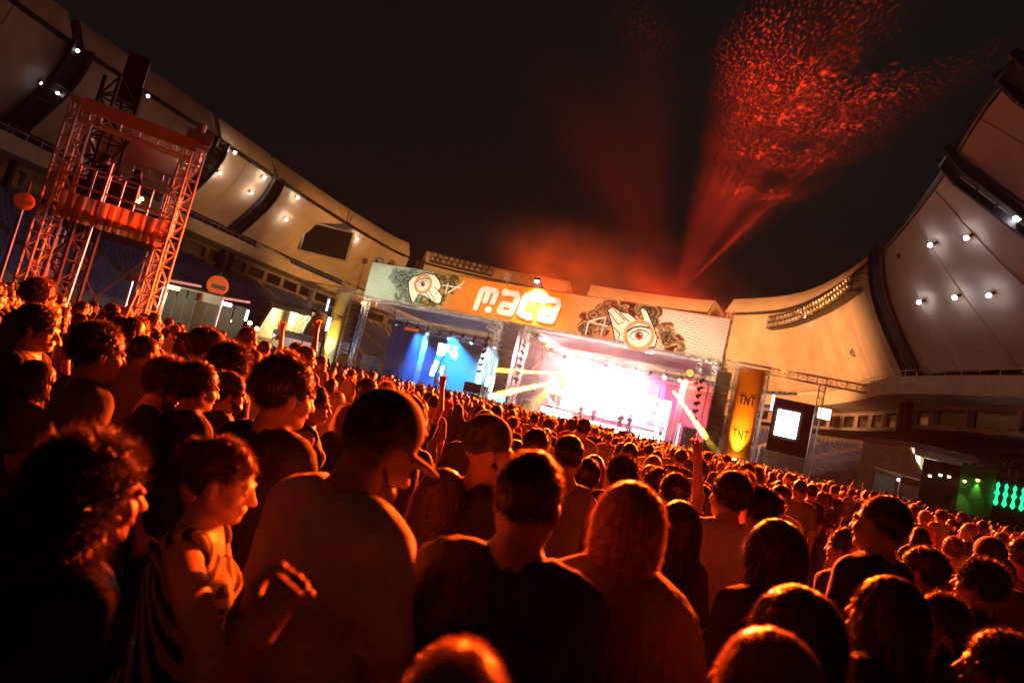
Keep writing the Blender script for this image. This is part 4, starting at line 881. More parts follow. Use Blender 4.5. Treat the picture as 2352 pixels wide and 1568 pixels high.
# green lit wall with lit panels at the right
GW0 = atd(2130, 1118, 33); GW1 = atd(2352, 1172, 31); ax = Vector((GW1.x - GW0.x, GW1.y - GW0.y, 0)); GWW = ax.length; ax.normalize(); b2 = Vector((-ax.y, ax.x, 0)); o_ = Vector((GW0.x, GW0.y, 0))
Q = lambda s, d, z: o_ + ax * s + b2 * d + Z * z
T = thing('green_booth', 'green lit booth with a row of glowing green lanterns at the right edge', 'booth', Q(GWW / 2, 0, 0))
m = MB(); m.hexa([Q(1.4, .3, 0), Q(2.9, .3, 0), Q(2.9, .6, 0), Q(1.4, .6, 0), Q(1.4, .3, 4.2), Q(2.9, .3, 4.2), Q(2.9, .6, 4.2), Q(1.4, .6, 4.2)]); m.build('wall', mat('green_lit_board', (.02, .30, .08), .6), T)  # stretch of wall lit green: the light is put into its colour
m = MB(); m.hexa([Q(-.3, .32, 0), Q(1.38, .32, 0), Q(1.38, .6, 0), Q(-.3, .6, 0), Q(-.3, .32, 4.0), Q(1.38, .32, 4.0), Q(1.38, .6, 4.0), Q(-.3, .6, 4.0)]); m.build('wall', M_drape, T)
for k in range(5):
    s = 3.0 + k * .35; m = MB(); rows = []
    for q, r in ((0, .03), (.12, .11), (.3, .06), (.42, .05), (.56, .12), (.7, .05), (.8, .05), (.92, .09), (1.08, .0)): rows.append([Q(s + r * cos(t), .18 + r * sin(t), 2.35 + q * 1.15) for t in [2 * pi * j / 12 for j in range(13)]])
    m.sheet(rows); m.build('green_lantern', glow('green_neon', (.02, .9, .35), 1.6), T, smooth=True)
for x, y, c, pw, lab in ((2136, 1092, Y1, 60, 'yellow wall washer left of the white one on the booth'), (2160, 1090, W1, 130, 'white wall washer at the middle of the booth left part'), (2180, 1094, Y1, 60, 'yellow wall washer right of the white one'), (2216, 1104, Y1, 70, 'yellow wall washer on the left of the green lit board'), (2246, 1102, Y1, 70, 'yellow wall washer on the right of the green lit board')):
    c0 = atd(x, y, 32.3); T = thing('wall_washer', lab, 'lamp', c0); m = MB(); m.box(c0 + Z * .08, ax * .09, b2 * .09, Z * .05); m.build('housing', M_dark, T); m = MB(); m.ball(c0, .07, 8, 5); m.build('lens', glow('washer_%d' % x, c, 16), T)
    spot('washer_light', c0 - Z * .05 - b2 * .1, c0 - Z * 2 + b2 * .25, pw, c, 50, .8, .05)
c0 = atd(2230, 1078, 33); T = thing('lit_sign', 'small red orange lit box sign above the green lit board', 'sign', c0); m = MB(); m.box(c0, ax * .2, b2 * .12, Z * .14); m.build('sign_face', glow('sign_orange', (1, .16, .03), 1.5), T); m = MB(); m.bar(c0 - Z * .15, c0 - Z * .9, .06); m.build('post', M_dark, T)
m = MB(); m.hexa([Q(2.92, .34, 0), Q(GWW + 3, .34, 0), Q(GWW + 3, .6, 0), Q(2.92, .6, 0), Q(2.92, .34, 3.75), Q(GWW + 3, .34, 3.75), Q(GWW + 3, .6, 3.75), Q(2.92, .6, 3.75)]); m.build('panel_wall', M_drape, bpy.data.objects['green_booth'])
T = thing('barrier_cloth', 'pale violet cloth stretched low right of the orange pillar', 'cloth', S(36, .5, 0)); m = MB(); m.sheet([[S(34.6 + .2 * k, .5 + .05 * sin(k * 1.9), z) for z in (.9, 1.7, 2.5)] for k in range(15)]); m.build('cloth', mat('violet_cloth', (.5, .46, .58), .8), T, smooth=True); m = MB(); m.tube(S(34.5, .6, 0), S(34.5, .6, 2.6), .04, 6); m.tube(S(37.5, .6, 0), S(37.5, .6, 2.6), .04, 6); m.tube(S(34.5, .6, 2.55), S(37.5, .6, 2.55), .04, 6); m.build('frame', M_truss, T)
# pitch side fence
M_fence = mat('pale_board', (.42, .38, .33), .8)
for (x0, y0, d0, x1, y1, d1, n_) in ((1840, 1085, 52, 2075, 1110, 40, 12), (520, 700, 60, 740, 778, 62, 10)):
    a_, b_ = atd(x0, y0, d0), atd(x1, y1, d1); a_.z = b_.z = 0; T = thing('board_fence', 'low pale board fence %s' % ('before the right lower seats' if x0 > 1000 else 'before the left lower seats'), 'fence', (a_ + b_) / 2)
    for k in range(n_):
        p_, q_ = a_.lerp(b_, k / n_), a_.lerp(b_, (k + .96) / n_); m = MB(); m.bar(p_ + Z * .7, q_ + Z * .7, .06, 1.36); m.build('board', M_fence, T)
# lit phones / small screens over the heads at the left
c = atd(556, 722, 48); T = thing('lit_sign', 'small violet white glowing sign over the heads left of the lit entrance', 'sign', c); m = MB(); m.box(c, SU * .55, SB * .06, Z * .42); m.build('sign_face', glow('sign_violet', (.85, .75, 1), 9), T); m = MB(); m.bar(c - Z * .4, Vector((c.x, c.y, 0)), .08); m.build('post', M_dark, T)
for x, y, dep, wh in ((535, 738, 47, 'left of the violet sign'), (548, 745, 46, 'under the violet sign'), (574, 742, 47, 'right of the violet sign'), (590, 755, 46, 'nearest the lit entrance')):
    c = atd(x, y, dep); T = thing('bulb_lamp', 'warm yellow bulb on a stand over the heads, ' + wh, 'lamp', c, 'warm bulbs around the violet sign'); m = MB(); m.tube(c - Z * .1, Vector((c.x, c.y, 0)), .03, 5); m.build('stand', M_dark, T); m = MB(); m.ball(c, .16, 8, 6); m.build('bulb', M_warmlamp, T)
# ================================================================== PEOPLE
def axis(lo, hi, coarse, fines):
    out = [lo]; 
    while out[-1] < hi:
        h = coarse
        for a, b, f in fines:
            if a <= out[-1] + 1e-6 < b: h = min(h, f)
            elif out[-1] < a < out[-1] + h: h = max(f, a - out[-1])
        out.append(out[-1] + h)
    return np.array(out)
class Field:
    def __init__(s, xs, ys, zs): s.x, s.y, s.z = xs, ys, zs; s.f = np.full((len(xs), len(ys), len(zs)), 1.0, np.float32)
    def sl(s, lo, hi):
        r = []
        for ax, a, b in ((s.x, lo[0], hi[0]), (s.y, lo[1], hi[1]), (s.z, lo[2], hi[2])):
            i = max(0, int(np.searchsorted(ax, a)) - 1); j = min(len(ax), int(np.searchsorted(ax, b)) + 1); r.append(slice(i, j))
        return tuple(r), s.x[r[0]][:, None, None], s.y[r[1]][None, :, None], s.z[r[2]][None, None, :]
    def put(s, sl, d, k):
        a = s.f[sl]
        if k <= 0: s.f[sl] = np.minimum(a, d)
        else: h = np.clip(.5 + .5 * (a - d) / k, 0, 1); s.f[sl] = a * (1 - h) + d * h - k * h * (1 - h)
    def cut(s, sl, d, k):                       # smooth subtraction of d
        a = s.f[sl]; d = -d
        if k <= 0: s.f[sl] = np.maximum(a, d)
        else: h = np.clip(.5 - .5 * (a - d) / k, 0, 1); s.f[sl] = a * (1 - h) + d * h + k * h * (1 - h)
    def cap(s, a, b, ra, rb, k=.03, sub=False):
        a = np.array(a, float); b = np.array(b, float); m = max(ra, rb) + k + .03
        sl, X, Y, Zz = s.sl(np.minimum(a, b) - m, np.maximum(a, b) + m)
        if 0 in s.f[sl].shape: return
        ab = b - a; L2 = max(1e-9, ab @ ab); t = np.clip(((X - a[0]) * ab[0] + (Y - a[1]) * ab[1] + (Zz - a[2]) * ab[2]) / L2, 0, 1)
        d = np.sqrt((X - a[0] - t * ab[0]) ** 2 + (Y - a[1] - t * ab[1]) ** 2 + (Zz - a[2] - t * ab[2]) ** 2) - (ra + (rb - ra) * t)
        (s.cut if sub else s.put)(sl, d, k)
    def ell(s, c, r, k=.03, Rm=None, sub=False):
        c = np.array(c, float); r = np.array(r, float); m = (max(r) if Rm is not None else r) + k + .03
        sl, X, Y, Zz = s.sl(c - m, c + m)
        if 0 in s.f[sl].shape: return
        X = X - c[0]; Y = Y - c[1]; Zz = Zz - c[2]
        if Rm is not None: X, Y, Zz = (Rm[0, 0] * X + Rm[1, 0] * Y + Rm[2, 0] * Zz), (Rm[0, 1] * X + Rm[1, 1] * Y + Rm[2, 1] * Zz), (Rm[0, 2] * X + Rm[1, 2] * Y + Rm[2, 2] * Zz)
        k0 = np.sqrt((X / r[0]) ** 2 + (Y / r[1]) ** 2 + (Zz / r[2]) ** 2); k1 = np.sqrt((X / r[0] ** 2) ** 2 + (Y / r[1] ** 2) ** 2 + (Zz / r[2] ** 2) ** 2)
        d = k0 * (k0 - 1) / np.maximum(k1, 1e-6); d = np.minimum(np.where(k0 < .05, -min(r), d), 1.0)
        (s.cut if sub else s.put)(sl, d, k)
    def mesh(s):
        f = s.f; sg = f < 0; c = np.zeros(tuple(n - 1 for n in f.shape), np.int8)
        for i in (0, 1):
            for j in (0, 1):
                for k in (0, 1): c += sg[i:f.shape[0] - 1 + i, j:f.shape[1] - 1 + j, k:f.shape[2] - 1 + k]
        I, J, K = np.nonzero((c > 0) & (c < 8)); n = len(I)
        idx = np.full(c.shape, -1, np.int32); idx[I, J, K] = np.arange(n)
        acc = np.zeros((n, 3)); cnt = np.zeros(n); cor = [(i, j, k) for i in (0, 1) for j in (0, 1) for k in (0, 1)]
        for a in cor:
            for ax in range(3):
                if a[ax]: continue
                b = list(a); b[ax] = 1
                fa = f[I + a[0], J + a[1], K + a[2]]; fb = f[I + b[0], J + b[1], K + b[2]]; m = (fa < 0) != (fb < 0); t = np.where(m, fa / np.where(m, fa - fb, 1), 0)
                p = np.stack([s.x[I + a[0]], s.y[J + a[1]], s.z[K + a[2]]], 1); q = np.stack([s.x[I + b[0]], s.y[J + b[1]], s.z[K + b[2]]], 1)
                acc += np.where(m[:, None], p + (q - p) * t[:, None], 0); cnt += m
        V = acc / np.maximum(cnt, 1)[:, None]; Q = []
        for ax in range(3):
            u, v = (ax + 1) % 3, (ax + 2) % 3
            s0 = [slice(None)] * 3; s1 = [slice(None)] * 3; s0[ax] = slice(0, -1); s1[ax] = slice(1, None)
            A = sg[tuple(s0)]; B = sg[tuple(s1)]; d = A != B; P = np.argwhere(d)
            ok = (P[:, u] > 0) & (P[:, v] > 0) & (P[:, u] < f.shape[u] - 1) & (P[:, v] < f.shape[v] - 1); P = P[ok]
            e = np.zeros(3, int); eu = e.copy(); ev = e.copy(); eu[u] = 1; ev[v] = 1
            qd = np.stack([idx[tuple((P - eu - ev).T)], idx[tuple((P - ev).T)], idx[tuple(P.T)], idx[tuple((P - eu).T)]], 1)
            fl = A[tuple(P.T)]; qd = np.where(fl[:, None], qd, qd[:, ::-1]); Q.append(qd)
        Q = np.concatenate(Q); Q = Q[(Q >= 0).all(1)]
        return V, Q
def wob(P, fr, seed, n=7):
    r = np.random.RandomState(seed); o = 0
    for _ in range(n): d = r.normal(size=3); o = o + np.sin((P @ d) * fr * r.uniform(.6, 1.6) + r.uniform(0, 6.28))
    return o / n
def vnormals(V, Q):
    N = np.zeros_like(V); fn = np.cross(V[Q[:, 2]] - V[Q[:, 0]], V[Q[:, 3]] - V[Q[:, 1]])
    for k in range(4): np.add.at(N, Q[:, k], fn)
    return N / np.maximum(np.linalg.norm(N, axis=1), 1e-9)[:, None]
def np_mesh(name, V, Q, mats, smooth=True, tri=None, mi=None):
    me = bpy.data.meshes.new(name); nq = len(Q); nt_ = 0 if tri is None else len(tri)
    me.vertices.add(len(V)); me.vertices.foreach_set('co', V.astype(np.float32).ravel())
    me.loops.add(nq * 4 + nt_ * 3); lv = Q.ravel() if not nt_ else np.concatenate([Q.ravel(), tri.ravel()]); me.loops.foreach_set('vertex_index', lv.astype(np.int32))
    me.polygons.add(nq + nt_); ls = np.concatenate([np.arange(nq) * 4, nq * 4 + np.arange(nt_) * 3]); me.polygons.foreach_set('loop_start', ls.astype(np.int32))
    me.update(calc_edges=True); me.validate()
    if smooth: me.polygons.foreach_set('use_smooth', [True] * len(me.polygons))
    for m_ in mats: me.materials.append(m_)
    return me
def rot(yaw=0, pitch=0, roll=0):               # head turn: yaw right, pitch down
    return np.array(Matrix.Rotation(-yaw, 3, 'Z') @ Matrix.Rotation(-pitch, 3, 'X') @ Matrix.Rotation(roll, 3, 'Y'))
PIV = np.array((0, -.01, 1.49))
class Head:
    def __init__(s, yaw=0, pitch=0, roll=0, off=(0, 0, 0)): s.R = rot(yaw, pitch, roll); s.off = np.array(off)
    def p(s, q): return s.R @ (np.array(q, float) - PIV) + PIV + s.off
def hand_prims(F, w, d, nrm, size=1.0, curl=.35, k=.008, spread=1.0, fist=False):
    w = np.array(w, float); d = np.array(d, float); d /= np.linalg.norm(d); nrm = np.array(nrm, float); nrm -= d * (nrm @ d); nrm /= np.linalg.norm(nrm); sd = np.cross(d, nrm)
    F.cap(w, w + d * .035 * size, .026 * size, .03 * size, .02)
    for o in (-.024, -.008, .008, .024): F.cap(w + d * .03 * size + sd * o * .6 * size, w + d * .088 * size + sd * o * size, .016 * size, .0135 * size, .012)
    for o, L, da in ((-.031, .062, -.22), (-.0105, .078, -.06), (.0105, .084, .05), (.031, .074, .16)):
        p = w + d * .09 * size + sd * o * size; dr = d * cos(da * spread) + sd * sin(da * spread); c = 0
        for seg, fr in enumerate((.45, .32, .23)):
            c += curl * (1.0 + .35 * seg) * (2.3 if fist else 1); dd = dr * cos(c) + nrm * sin(c); q = p + dd * L * fr * size
            F.cap(p, q, (.0095 - .0008 * seg) * size, (.0088 - .0009 * seg) * size, k); p = q
    p = w + d * .025 * size + sd * .026 * size; dd = (d * .65 + sd * .75 + nrm * .15); dd /= np.linalg.norm(dd)
    for L, r in ((.045, .0125), (.034, .0108), (.026, .0098)):
        q = p + dd * L * size; F.cap(p, q, r * size, r * .92 * size, .01); p = q; dd = dd * .85 + d * .25 + nrm * (.35 if fist else .1) - sd * (.5 if fist else 0); dd /= np.linalg.norm(dd)
ARMS = {'down': ((.225, -.01, 1.12), (.235, .09, .88)), 'bent': ((.235, .02, 1.13), (.13, .24, 1.10)), 'up': ((.27, .14, 1.60), (.22, .16, 1.86)), 'highup': ((.22, .05, 1.70), (.17, .08, 1.97)), 'half': ((.24, .10, 1.20), (.20, .22, 1.44)), 'out': ((.36, .14, 1.33), (.44, .32, 1.52)), 'phone': ((.22, .2, 1.30), (.08, .33, 1.52))}
def person_meshes(key, head=None, hair='short', sex='m', armL='down', armR='down', handL=None, handR=None, res=(.010, .022), sleeve='tee', hairlen=1.0, strands=900, swid=.0022, beard=False, cap=None, glasses=False, seed=1, top='tee', bulk=1.0, fine_hand=None, tail=None):
    H = head or Head(); hp = H.p; fr, cr = res; fw = sex == 'f'; sw = (.9 if fw else 1.0) * bulk
    arms = {}
    for sg, a in ((-1, armL), (1, armR)):
        e, w_ = ARMS[a] if isinstance(a, str) else a
        arms[sg] = ((np.array(e) * (sg, 1, 1), np.array(w_) * (sg, 1, 1)) if isinstance(a, str) else (np.array(e), np.array(w_)))
    hc = H.p((0, 0, 1.6)); fx = [(hc[0] - .115, hc[0] + .115, fr)]; fy = [(hc[1] - .125, hc[1] + .15, fr)]; fz = [(1.46, hc[2] + .16, fr)]
    hs = []
    for sg, spec in ((-1, handL), (1, handR)):
        w_ = arms[sg][1]; rd = (fine_hand or .014)
        if spec is not None or w_[2] > 1.4:
            fd = w_ - arms[sg][0]; fd = fd / np.linalg.norm(fd); c = w_ + fd * .09
            for L_, a_ in ((fx, 0), (fy, 1), (fz, 2)): L_.append((c[a_] - .11, c[a_] + .11, rd))
    allp = np.array([q for sg in arms for q in arms[sg]]); lo = np.minimum(allp.min(0) - .22, (-.32, -.24, 0)); hi = np.maximum(allp.max(0) + .22, (.32, .24, 1.84))
    X = axis(lo[0], hi[0], cr, fx); Y = axis(lo[1], hi[1], cr, fy); Zs = axis(-.02, hi[2], cr, fz)
    Zs = np.concatenate([np.arange(-.03, .80, cr * 1.8), Zs[Zs > .80]])
    F = Field(X, Y, Zs); out = {}
    def torso(F, o, loose=0.0):
        F.ell((0, -.01, 1.27), (.158 * sw + o, .108 * bulk + o, .17 + o), .04); F.cap((-.135 * sw, -.015, 1.395), (.135 * sw, -.015, 1.395), .058 + o, .058 + o, .05)
        F.ell((0, .0, 1.08), ((.128 if fw else .142) * bulk + o + loose, .098 * bulk + o + loose, .17 + o), .05); F.ell((0, 0, .95), ((.172 if fw else .16) * bulk + o + loose, .112 * bulk + o + loose, .13 + o), .05)
        for sg in (-1, 1): F.cap((sg * .115 * sw, -.02, 1.405), (sg * .028, -.02, 1.462), .044 + o * .7, .042 + o * .2, .05)
        if fw:
            for sg in (-1, 1): F.ell((sg * .065, .085, 1.265), (.055 + o, .045 + o, .052 + o), .03)
    torso(F, 0)
    F.cap((0, -.025, 1.40), hp((0, -.012, 1.545)), .06, .054 if not fw else .047, .035)
    for sg in (-1, 1):
        e, w_ = arms[sg]; F.cap((sg * .168 * sw, -.01, 1.385), e, .051, .041, .03); F.cap(e, w_, .041, .027, .02)
        spec = handL if sg < 0 else handR; fd = w_ - e
        if spec: hand_prims(F, w_, spec.get('d', fd), spec.get('n', (0, 1, 0)), spec.get('size', 1), spec.get('curl', .3), fist=spec.get('fist', False), spread=spec.get('spread', 1))
        elif w_[2] > 1.4: hand_prims(F, w_, fd, (0, 1, .2), 1.0, .25)
        else: F.ell(w_ + fd / np.linalg.norm(fd) * .07, (.03, .035, .05), .03); hand_prims(F, w_, fd, (-sg, .2, 0), 1.0, .35)
        F.cap((sg * .085, 0, .9), (sg * .095, .015, .5), .085, .058, .03); F.cap((sg * .095, .015, .5), (sg * .10, -.02, .1), .056, .04, .02); F.cap((sg * .10, -.045, .05), (sg * .115, .13, .04), .044, .035, .02)
    R3 = H.R
    F.ell(hp((0, -.018, 1.638)), (.075, .094, .09), .02, R3); F.ell(hp((0, .026, 1.578)), (.061, .068, .092), .03, R3)
    for sg in (-1, 1):
        F.cap(hp((sg * .052, -.005, 1.55)), hp((sg * .014, .07, 1.512)), .022, .018, .025); F.ell(hp((sg * .040, .062, 1.573)), (.026, .024, .026), .02, R3)
        F.ell(hp((sg * .0775, -.008, 1.592)), (.009, .019, .032), .006, R3)
    F.ell(hp((0, .074, 1.51)), (.02, .018, .018), .015, R3)
    F.cap(hp((-.036, .086, 1.619)), hp((.036, .086, 1.619)), .011, .011, .012)
    for sg in (-1, 1): F.ell(hp((sg * .031, .107, 1.6015)), (.018, .016, .013), .010, R3, sub=True)
    F.cap(hp((0, .092, 1.607)), hp((0, .114, 1.572)), .0085, .0125, .012)
    for sg in (-1, 1): F.ell(hp((sg * .011, .104, 1.569)), (.009, .009, .008), .008, R3)
    F.cap(hp((-.017, .093, 1.545)), hp((.017, .093, 1.545)), .0075, .0075, .006); F.cap(hp((-.014, .091, 1.535)), hp((.014, .091, 1.535)), .0085, .0085, .006)
    V, Q = F.mesh(); out['body'] = np_mesh('person_' + key, V, Q, [M_skin])
    # shirt
    zlo = {'tee': .86, 'crop': 1.0, 'shawl': .9}.get(top, .86)
    F2 = Field(axis(lo[0], hi[0], cr * .8, []), axis(lo[1], hi[1], cr * .8, []), axis(zlo - .06, 1.52, cr * .8, []))
    torso(F2, .016, .022)
    for sg in (-1, 1):
        e, w_ = arms[sg]; sh = np.array((sg * .168 * sw, -.01, 1.385))
        if sleeve == 'tee': q = sh + (e - sh) * .68; F2.cap(sh, q, .066, .064, .03)
        elif sleeve == 'long': F2.cap(sh, e, .064, .054, .03); F2.cap(e, w_, .054, .042, .02)
        elif sleeve == 'none': F2.ell(sh + np.array((sg * .04, 0, .0)), (.05, .09, .1), .02, sub=True)
        if top == 'shawl': F2.cap((sg * .06, -.03, 1.43), (sg * .27, -.02, 1.13), .08, .10, .08); F2.cap((sg * .05, -.02, 1.33), (sg * .20, -.02, .95), .13, .15, .1)
    if top == 'shawl': F2.cap((0, -.03, 1.50), (0, -.03, 1.40), .062, .09, .04)
    else:
        F2.ell((0, .03, 1.512), (.088, .105, .078), .02, sub=True)
        if sleeve == 'none': F2.ell((0, .02, 1.49), (.085, .14, .13), .02, sub=True)
    G = np.broadcast_to(F2.z[None, None, :], F2.f.shape); np.maximum(F2.f, (zlo - G), out=F2.f)
    V, Q = F2.mesh(); N = vnormals(V, Q)
    if top == 'shawl': disp = .011 * np.sin(np.arctan2(V[:, 0], -(V[:, 1] + .02)) * 34 + wob(V, 6, seed) * 1.2) * np.clip((1.47 - V[:, 2]) * 4, 0, 1) + .004 * wob(V, 60, seed)
    else: disp = .011 * wob(V * (1, 1, .35), 20, seed, 5) + .008 * np.abs(wob(V * (1, 1, .5), 38, seed + 1, 4))
    V = V + N * disp[:, None]; out['shirt'] = np_mesh('shirt_' + key, V, Q, [M_cloth['black']])
    # trousers
    F3 = Field(axis(-.3, .3, cr * 1.3, []), axis(-.2, .2, cr * 1.3, []), axis(.06, 1.0, cr * 2.2, []))
    F3.ell((0, 0, .93), (.172 * bulk, .122 * bulk, .11), .04)
    for sg in (-1, 1): F3.cap((sg * .085, 0, .9), (sg * .095, .015, .5), .1, .074, .03); F3.cap((sg * .095, .015, .5), (sg * .10, -.02, .11), .074, .062, .02)
    V, Q = F3.mesh(); out['trousers'] = np_mesh('trousers_' + key, V, Q, [M_denim])
    F3 = Field(axis(-.2, .2, cr * .8, []), axis(-.14, .24, cr * .8, []), axis(-.03, .16, cr * .8, []))
    for sg in (-1, 1): F3.cap((sg * .10, -.045, .055), (sg * .115, .135, .045), .055, .045, .02); F3.cap((sg * .10, -.03, .06), (sg * .10, -.02, .13), .052, .05, .02)
    np.maximum(F3.f, (.004 - np.broadcast_to(F3.z[None, None, :], F3.f.shape)), out=F3.f)
    V, Q = F3.mesh(); out['shoes'] = np_mesh('shoes_' + key, V, Q, [M_shoe])
    # hair
    if hair != 'none':
        hr = fr if fr < .008 else fr * 1.0
        F4 = Field(axis(hc[0] - .24, hc[0] + .24, hr * 1.15, []), axis(hc[1] - .30, hc[1] + .24, hr * 1.15, []), axis(1.08 if hair in ('long', 'curlylong') else 1.38, hc[2] + .26, hr * 1.15, []))
        a = .006 * hairlen
        base = {'buzz': (.079, .099, .093), 'short': (.084 + a, .104 + a, .098 + a), 'curly': (.090 + a, .109 + a, .102 + a), 'afro': (.13, .14, .135), 'bob': (.09, .108, .102), 'long': (.088, .106, .10), 'curlylong': (.092, .108, .10), 'bun': (.081, .101, .096)}[hair]
        F4.ell(hp((0, -.022, 1.645)), base, .02, R3)
        if hair in ('bob', 'long', 'curlylong'): F4.ell(hp((0, -.028, 1.585)), (base[0] * 1.06, base[1] * .95, .14), .03, R3)
        if hair == 'long': F4.ell(hp((0, -.075, 1.42)) , (.10, .05, .24), .05, R3)
        if hair == 'curlylong':
            F4.ell(hp((0, -.07, 1.44)), (.135, .085, .22), .06, R3)
            for sg in (-1, 1): F4.ell(hp((sg * .085, -.06, 1.44)), (.05, .06, .16), .05, R3)
        if hair == 'bun': F4.ell(hp((0, -.115, 1.665)), (.045, .042, .042), .015, R3)
        F4.ell(hp((0, .112, 1.556)), (.082 if hair not in ('bob', 'long') else .068, .088, .098), .012, R3, sub=True)
        if hair == 'curlylong': F4.ell(hp((0, .115, 1.555)), (.125, .115, .125), .012, R3, sub=True)
        if hair in ('buzz', 'short', 'curly', 'bun', 'afro'):
            F4.ell(hp((0, .06, 1.50)), (.13, .078, .10), .012, R3, sub=True); F4.cap(hp((-.16, -.05, 1.462)), hp((.16, -.05, 1.462)), .062, .062, .015, sub=True)
        if hair == 'bob': F4.cap(hp((-.16, -.03, 1.40 + .08 * (1 - hairlen))), hp((.16, -.03, 1.40 + .08 * (1 - hairlen))), .06, .06, .015, sub=True)
        V, Q = F4.mesh(); N = vnormals(V, Q); L = (V - hp((0, 0, 1.6))) @ R3
        curl = hair in ('curly', 'afro', 'curlylong')
        if curl: disp = .006 * wob(V, 95, seed, 8) + .004 * wob(V, 220, seed + 3) - .004
        else: disp = .0032 * np.sin(np.arctan2(L[:, 0], -L[:, 1]) * 46 + 3 * wob(V, 25, seed)) * np.clip(1.1 - L[:, 2] * 6, .2, 1) + .0035 * wob(V, 60, seed)
        V = V + N * disp[:, None]
        strands = int(strands * (1.7 if curl else 1)); r = np.random.RandomState(seed); ii = r.randint(0, len(V), strands)
        P0 = V[ii] + r.normal(size=(strands, 3)) * .003; n0 = N[ii]
        dn = np.array(R3 @ np.array((0, 0, -1.0)))
        if curl: dv = n0 * .8 + r.normal(size=(strands, 3)) * .75 + dn * .1; ln = r.uniform(.014, .046, strands) * (1.2 if hair != 'curly' else 1)
        elif hair in ('long', 'bob'): dv = n0 * .22 + dn * 1.0 + r.normal(size=(strands, 3)) * .16; ln = r.uniform(.03, .085, strands) * min(1, hairlen)
        elif hair == 'buzz': dv = n0 + r.normal(size=(strands, 3)) * .3 + dn * .3; ln = r.uniform(.004, .009, strands)
        else: dv = n0 * .5 + dn * .35 + (R3 @ np.array((0, -.25, .1)))[None] + r.normal(size=(strands, 3)) * .32; ln = r.uniform(.010, .026, strands) * hairlen
        dv /= np.linalg.norm(dv, axis=1)[:, None]; sdv = np.cross(dv, r.normal(size=(strands, 3))); sdv /= np.maximum(np.linalg.norm(sdv, axis=1), 1e-6)[:, None]
        bend = r.normal(size=(strands, 3)) * (.5 if curl else .15) + dn * (.2 if not curl else 0)
        d2 = dv + bend; d2 /= np.linalg.norm(d2, axis=1)[:, None]
        w2 = swid * r.uniform(.6, 1.3, strands)[:, None]; M1 = P0 + dv * ln[:, None] * .5; M2 = M1 + d2 * ln[:, None] * .5
        SV = np.stack([P0 - sdv * w2, P0 + sdv * w2, M1 - sdv * w2 * .8, M1 + sdv * w2 * .8, M2], 1).reshape(-1, 3)
        b = len(V) + np.arange(strands)[:, None] * 5; SQ_ = b + np.array([[0, 1, 3, 2]]); ST = b + np.array([[2, 3, 4]])
        out['hair'] = np_mesh('hair_' + key, np.concatenate([V, SV]), np.concatenate([Q, SQ_]), [M_hair], True, ST)
    if beard:
        F5 = Field(axis(hc[0] - .1, hc[0] + .1, fr, []), axis(hc[1] - .12, hc[1] + .16, fr, []), axis(1.42, hc[2] + .05, fr, []))
        F5.ell(hp((0, .05, 1.522)), (.058, .056, .042), .02, R3)
        for sg in (-1, 1): F5.cap(hp((sg * .062, .0, 1.57)), hp((sg * .03, .06, 1.52)), .016, .024, .02)
        F5.ell(hp((0, .113, 1.542)), (.024, .022, .010), .006, R3, sub=True); F5.ell(hp((0, -.06, 1.5)), (.1, .08, .1), .01, R3, sub=True)
        V, Q = F5.mesh(); N = vnormals(V, Q); V = V + N * (.003 * wob(V, 180, seed))[:, None]; out['beard'] = np_mesh('beard_' + key, V, Q, [M_hair])
    if cap:
        F6 = Field(axis(hc[0] - .14, hc[0] + .14, fr, []), axis(hc[1] - .24, hc[1] + .26, fr, []), axis(1.5, hc[2] + .2, fr, []))
        if cap == 'beanie':
            F6.ell(hp((0, -.022, 1.662)), (.088, .106, .10), .02, R3); F6.cap(hp((-.2, .0, 1.54)), hp((.2, .0, 1.54)), .075, .075, .01, sub=True); F6.ell(hp((0, .12, 1.57)), (.1, .06, .06), .01, R3, sub=True)
        else:
            sgn = -1 if cap == 'backcap' else 1
            F6.ell(hp((0, -.02, 1.662)), (.086, .104, .092), .02, R3); F6.ell(hp((0, -.02, 1.56)), (.2, .2, .072), .008, R3, sub=True)
            F6.ell(hp((0, -.02 + sgn * .125, 1.632)), (.07, .075, .011), .01, R3); F6.ell(hp((0, -.02, 1.755)), (.008, .008, .006), .003, R3)
        V, Q = F6.mesh(); out['beanie' if cap == 'beanie' else 'cap'] = np_mesh('headwear_' + key, V, Q, [M_cap])
    if fr < .008:
        mb = MB()
        for sg in (-1, 1): mb.ball(hp((sg * .031, .0815, 1.6015)), .0125, 10, 8)
        out['eyes'] = mb.mesh('eyes_' + key, M_eye, True)
    if glasses:
        mb = MB()
        for sg in (-1, 1):
            pts = [hp((sg * .033 + .026 * cos(t), .112 - .012 * abs(cos(t)) * (1 if True else 0), 1.602 + .02 * sin(t))) for t in [2 * pi * j / 14 for j in range(15)]]
            for a_, b_ in zip(pts[:-1], pts[1:]): mb.tube(a_, b_, .0022, 5)
            mb.tube(hp((sg * .059, .105, 1.605)), hp((sg * .078, -.01, 1.605)), .002, 5)
        mb.tube(hp((-.008, .114, 1.604)), hp((.008, .114, 1.604)), .002, 5); out['glasses'] = mb.mesh('glasses_' + key, M_black)
    return out
def skin_mat(name, c):
    m = mat(name, c, .5, scale=14, var=.12, spec=.4, bump=.05); b = m.node_tree.nodes['Principled BSDF']; b.inputs['Subsurface Weight'].default_value = .0
    return m
M_skin = skin_mat('skin_tan', (.42, .25, .17)); SKINS = [M_skin, skin_mat('skin_light', (.56, .37, .28)), skin_mat('skin_brown', (.24, .13, .085))]
def hair_mat(name, c): return mat(name, c, .38, scale=40, var=.4, spec=.5, trans=.30)
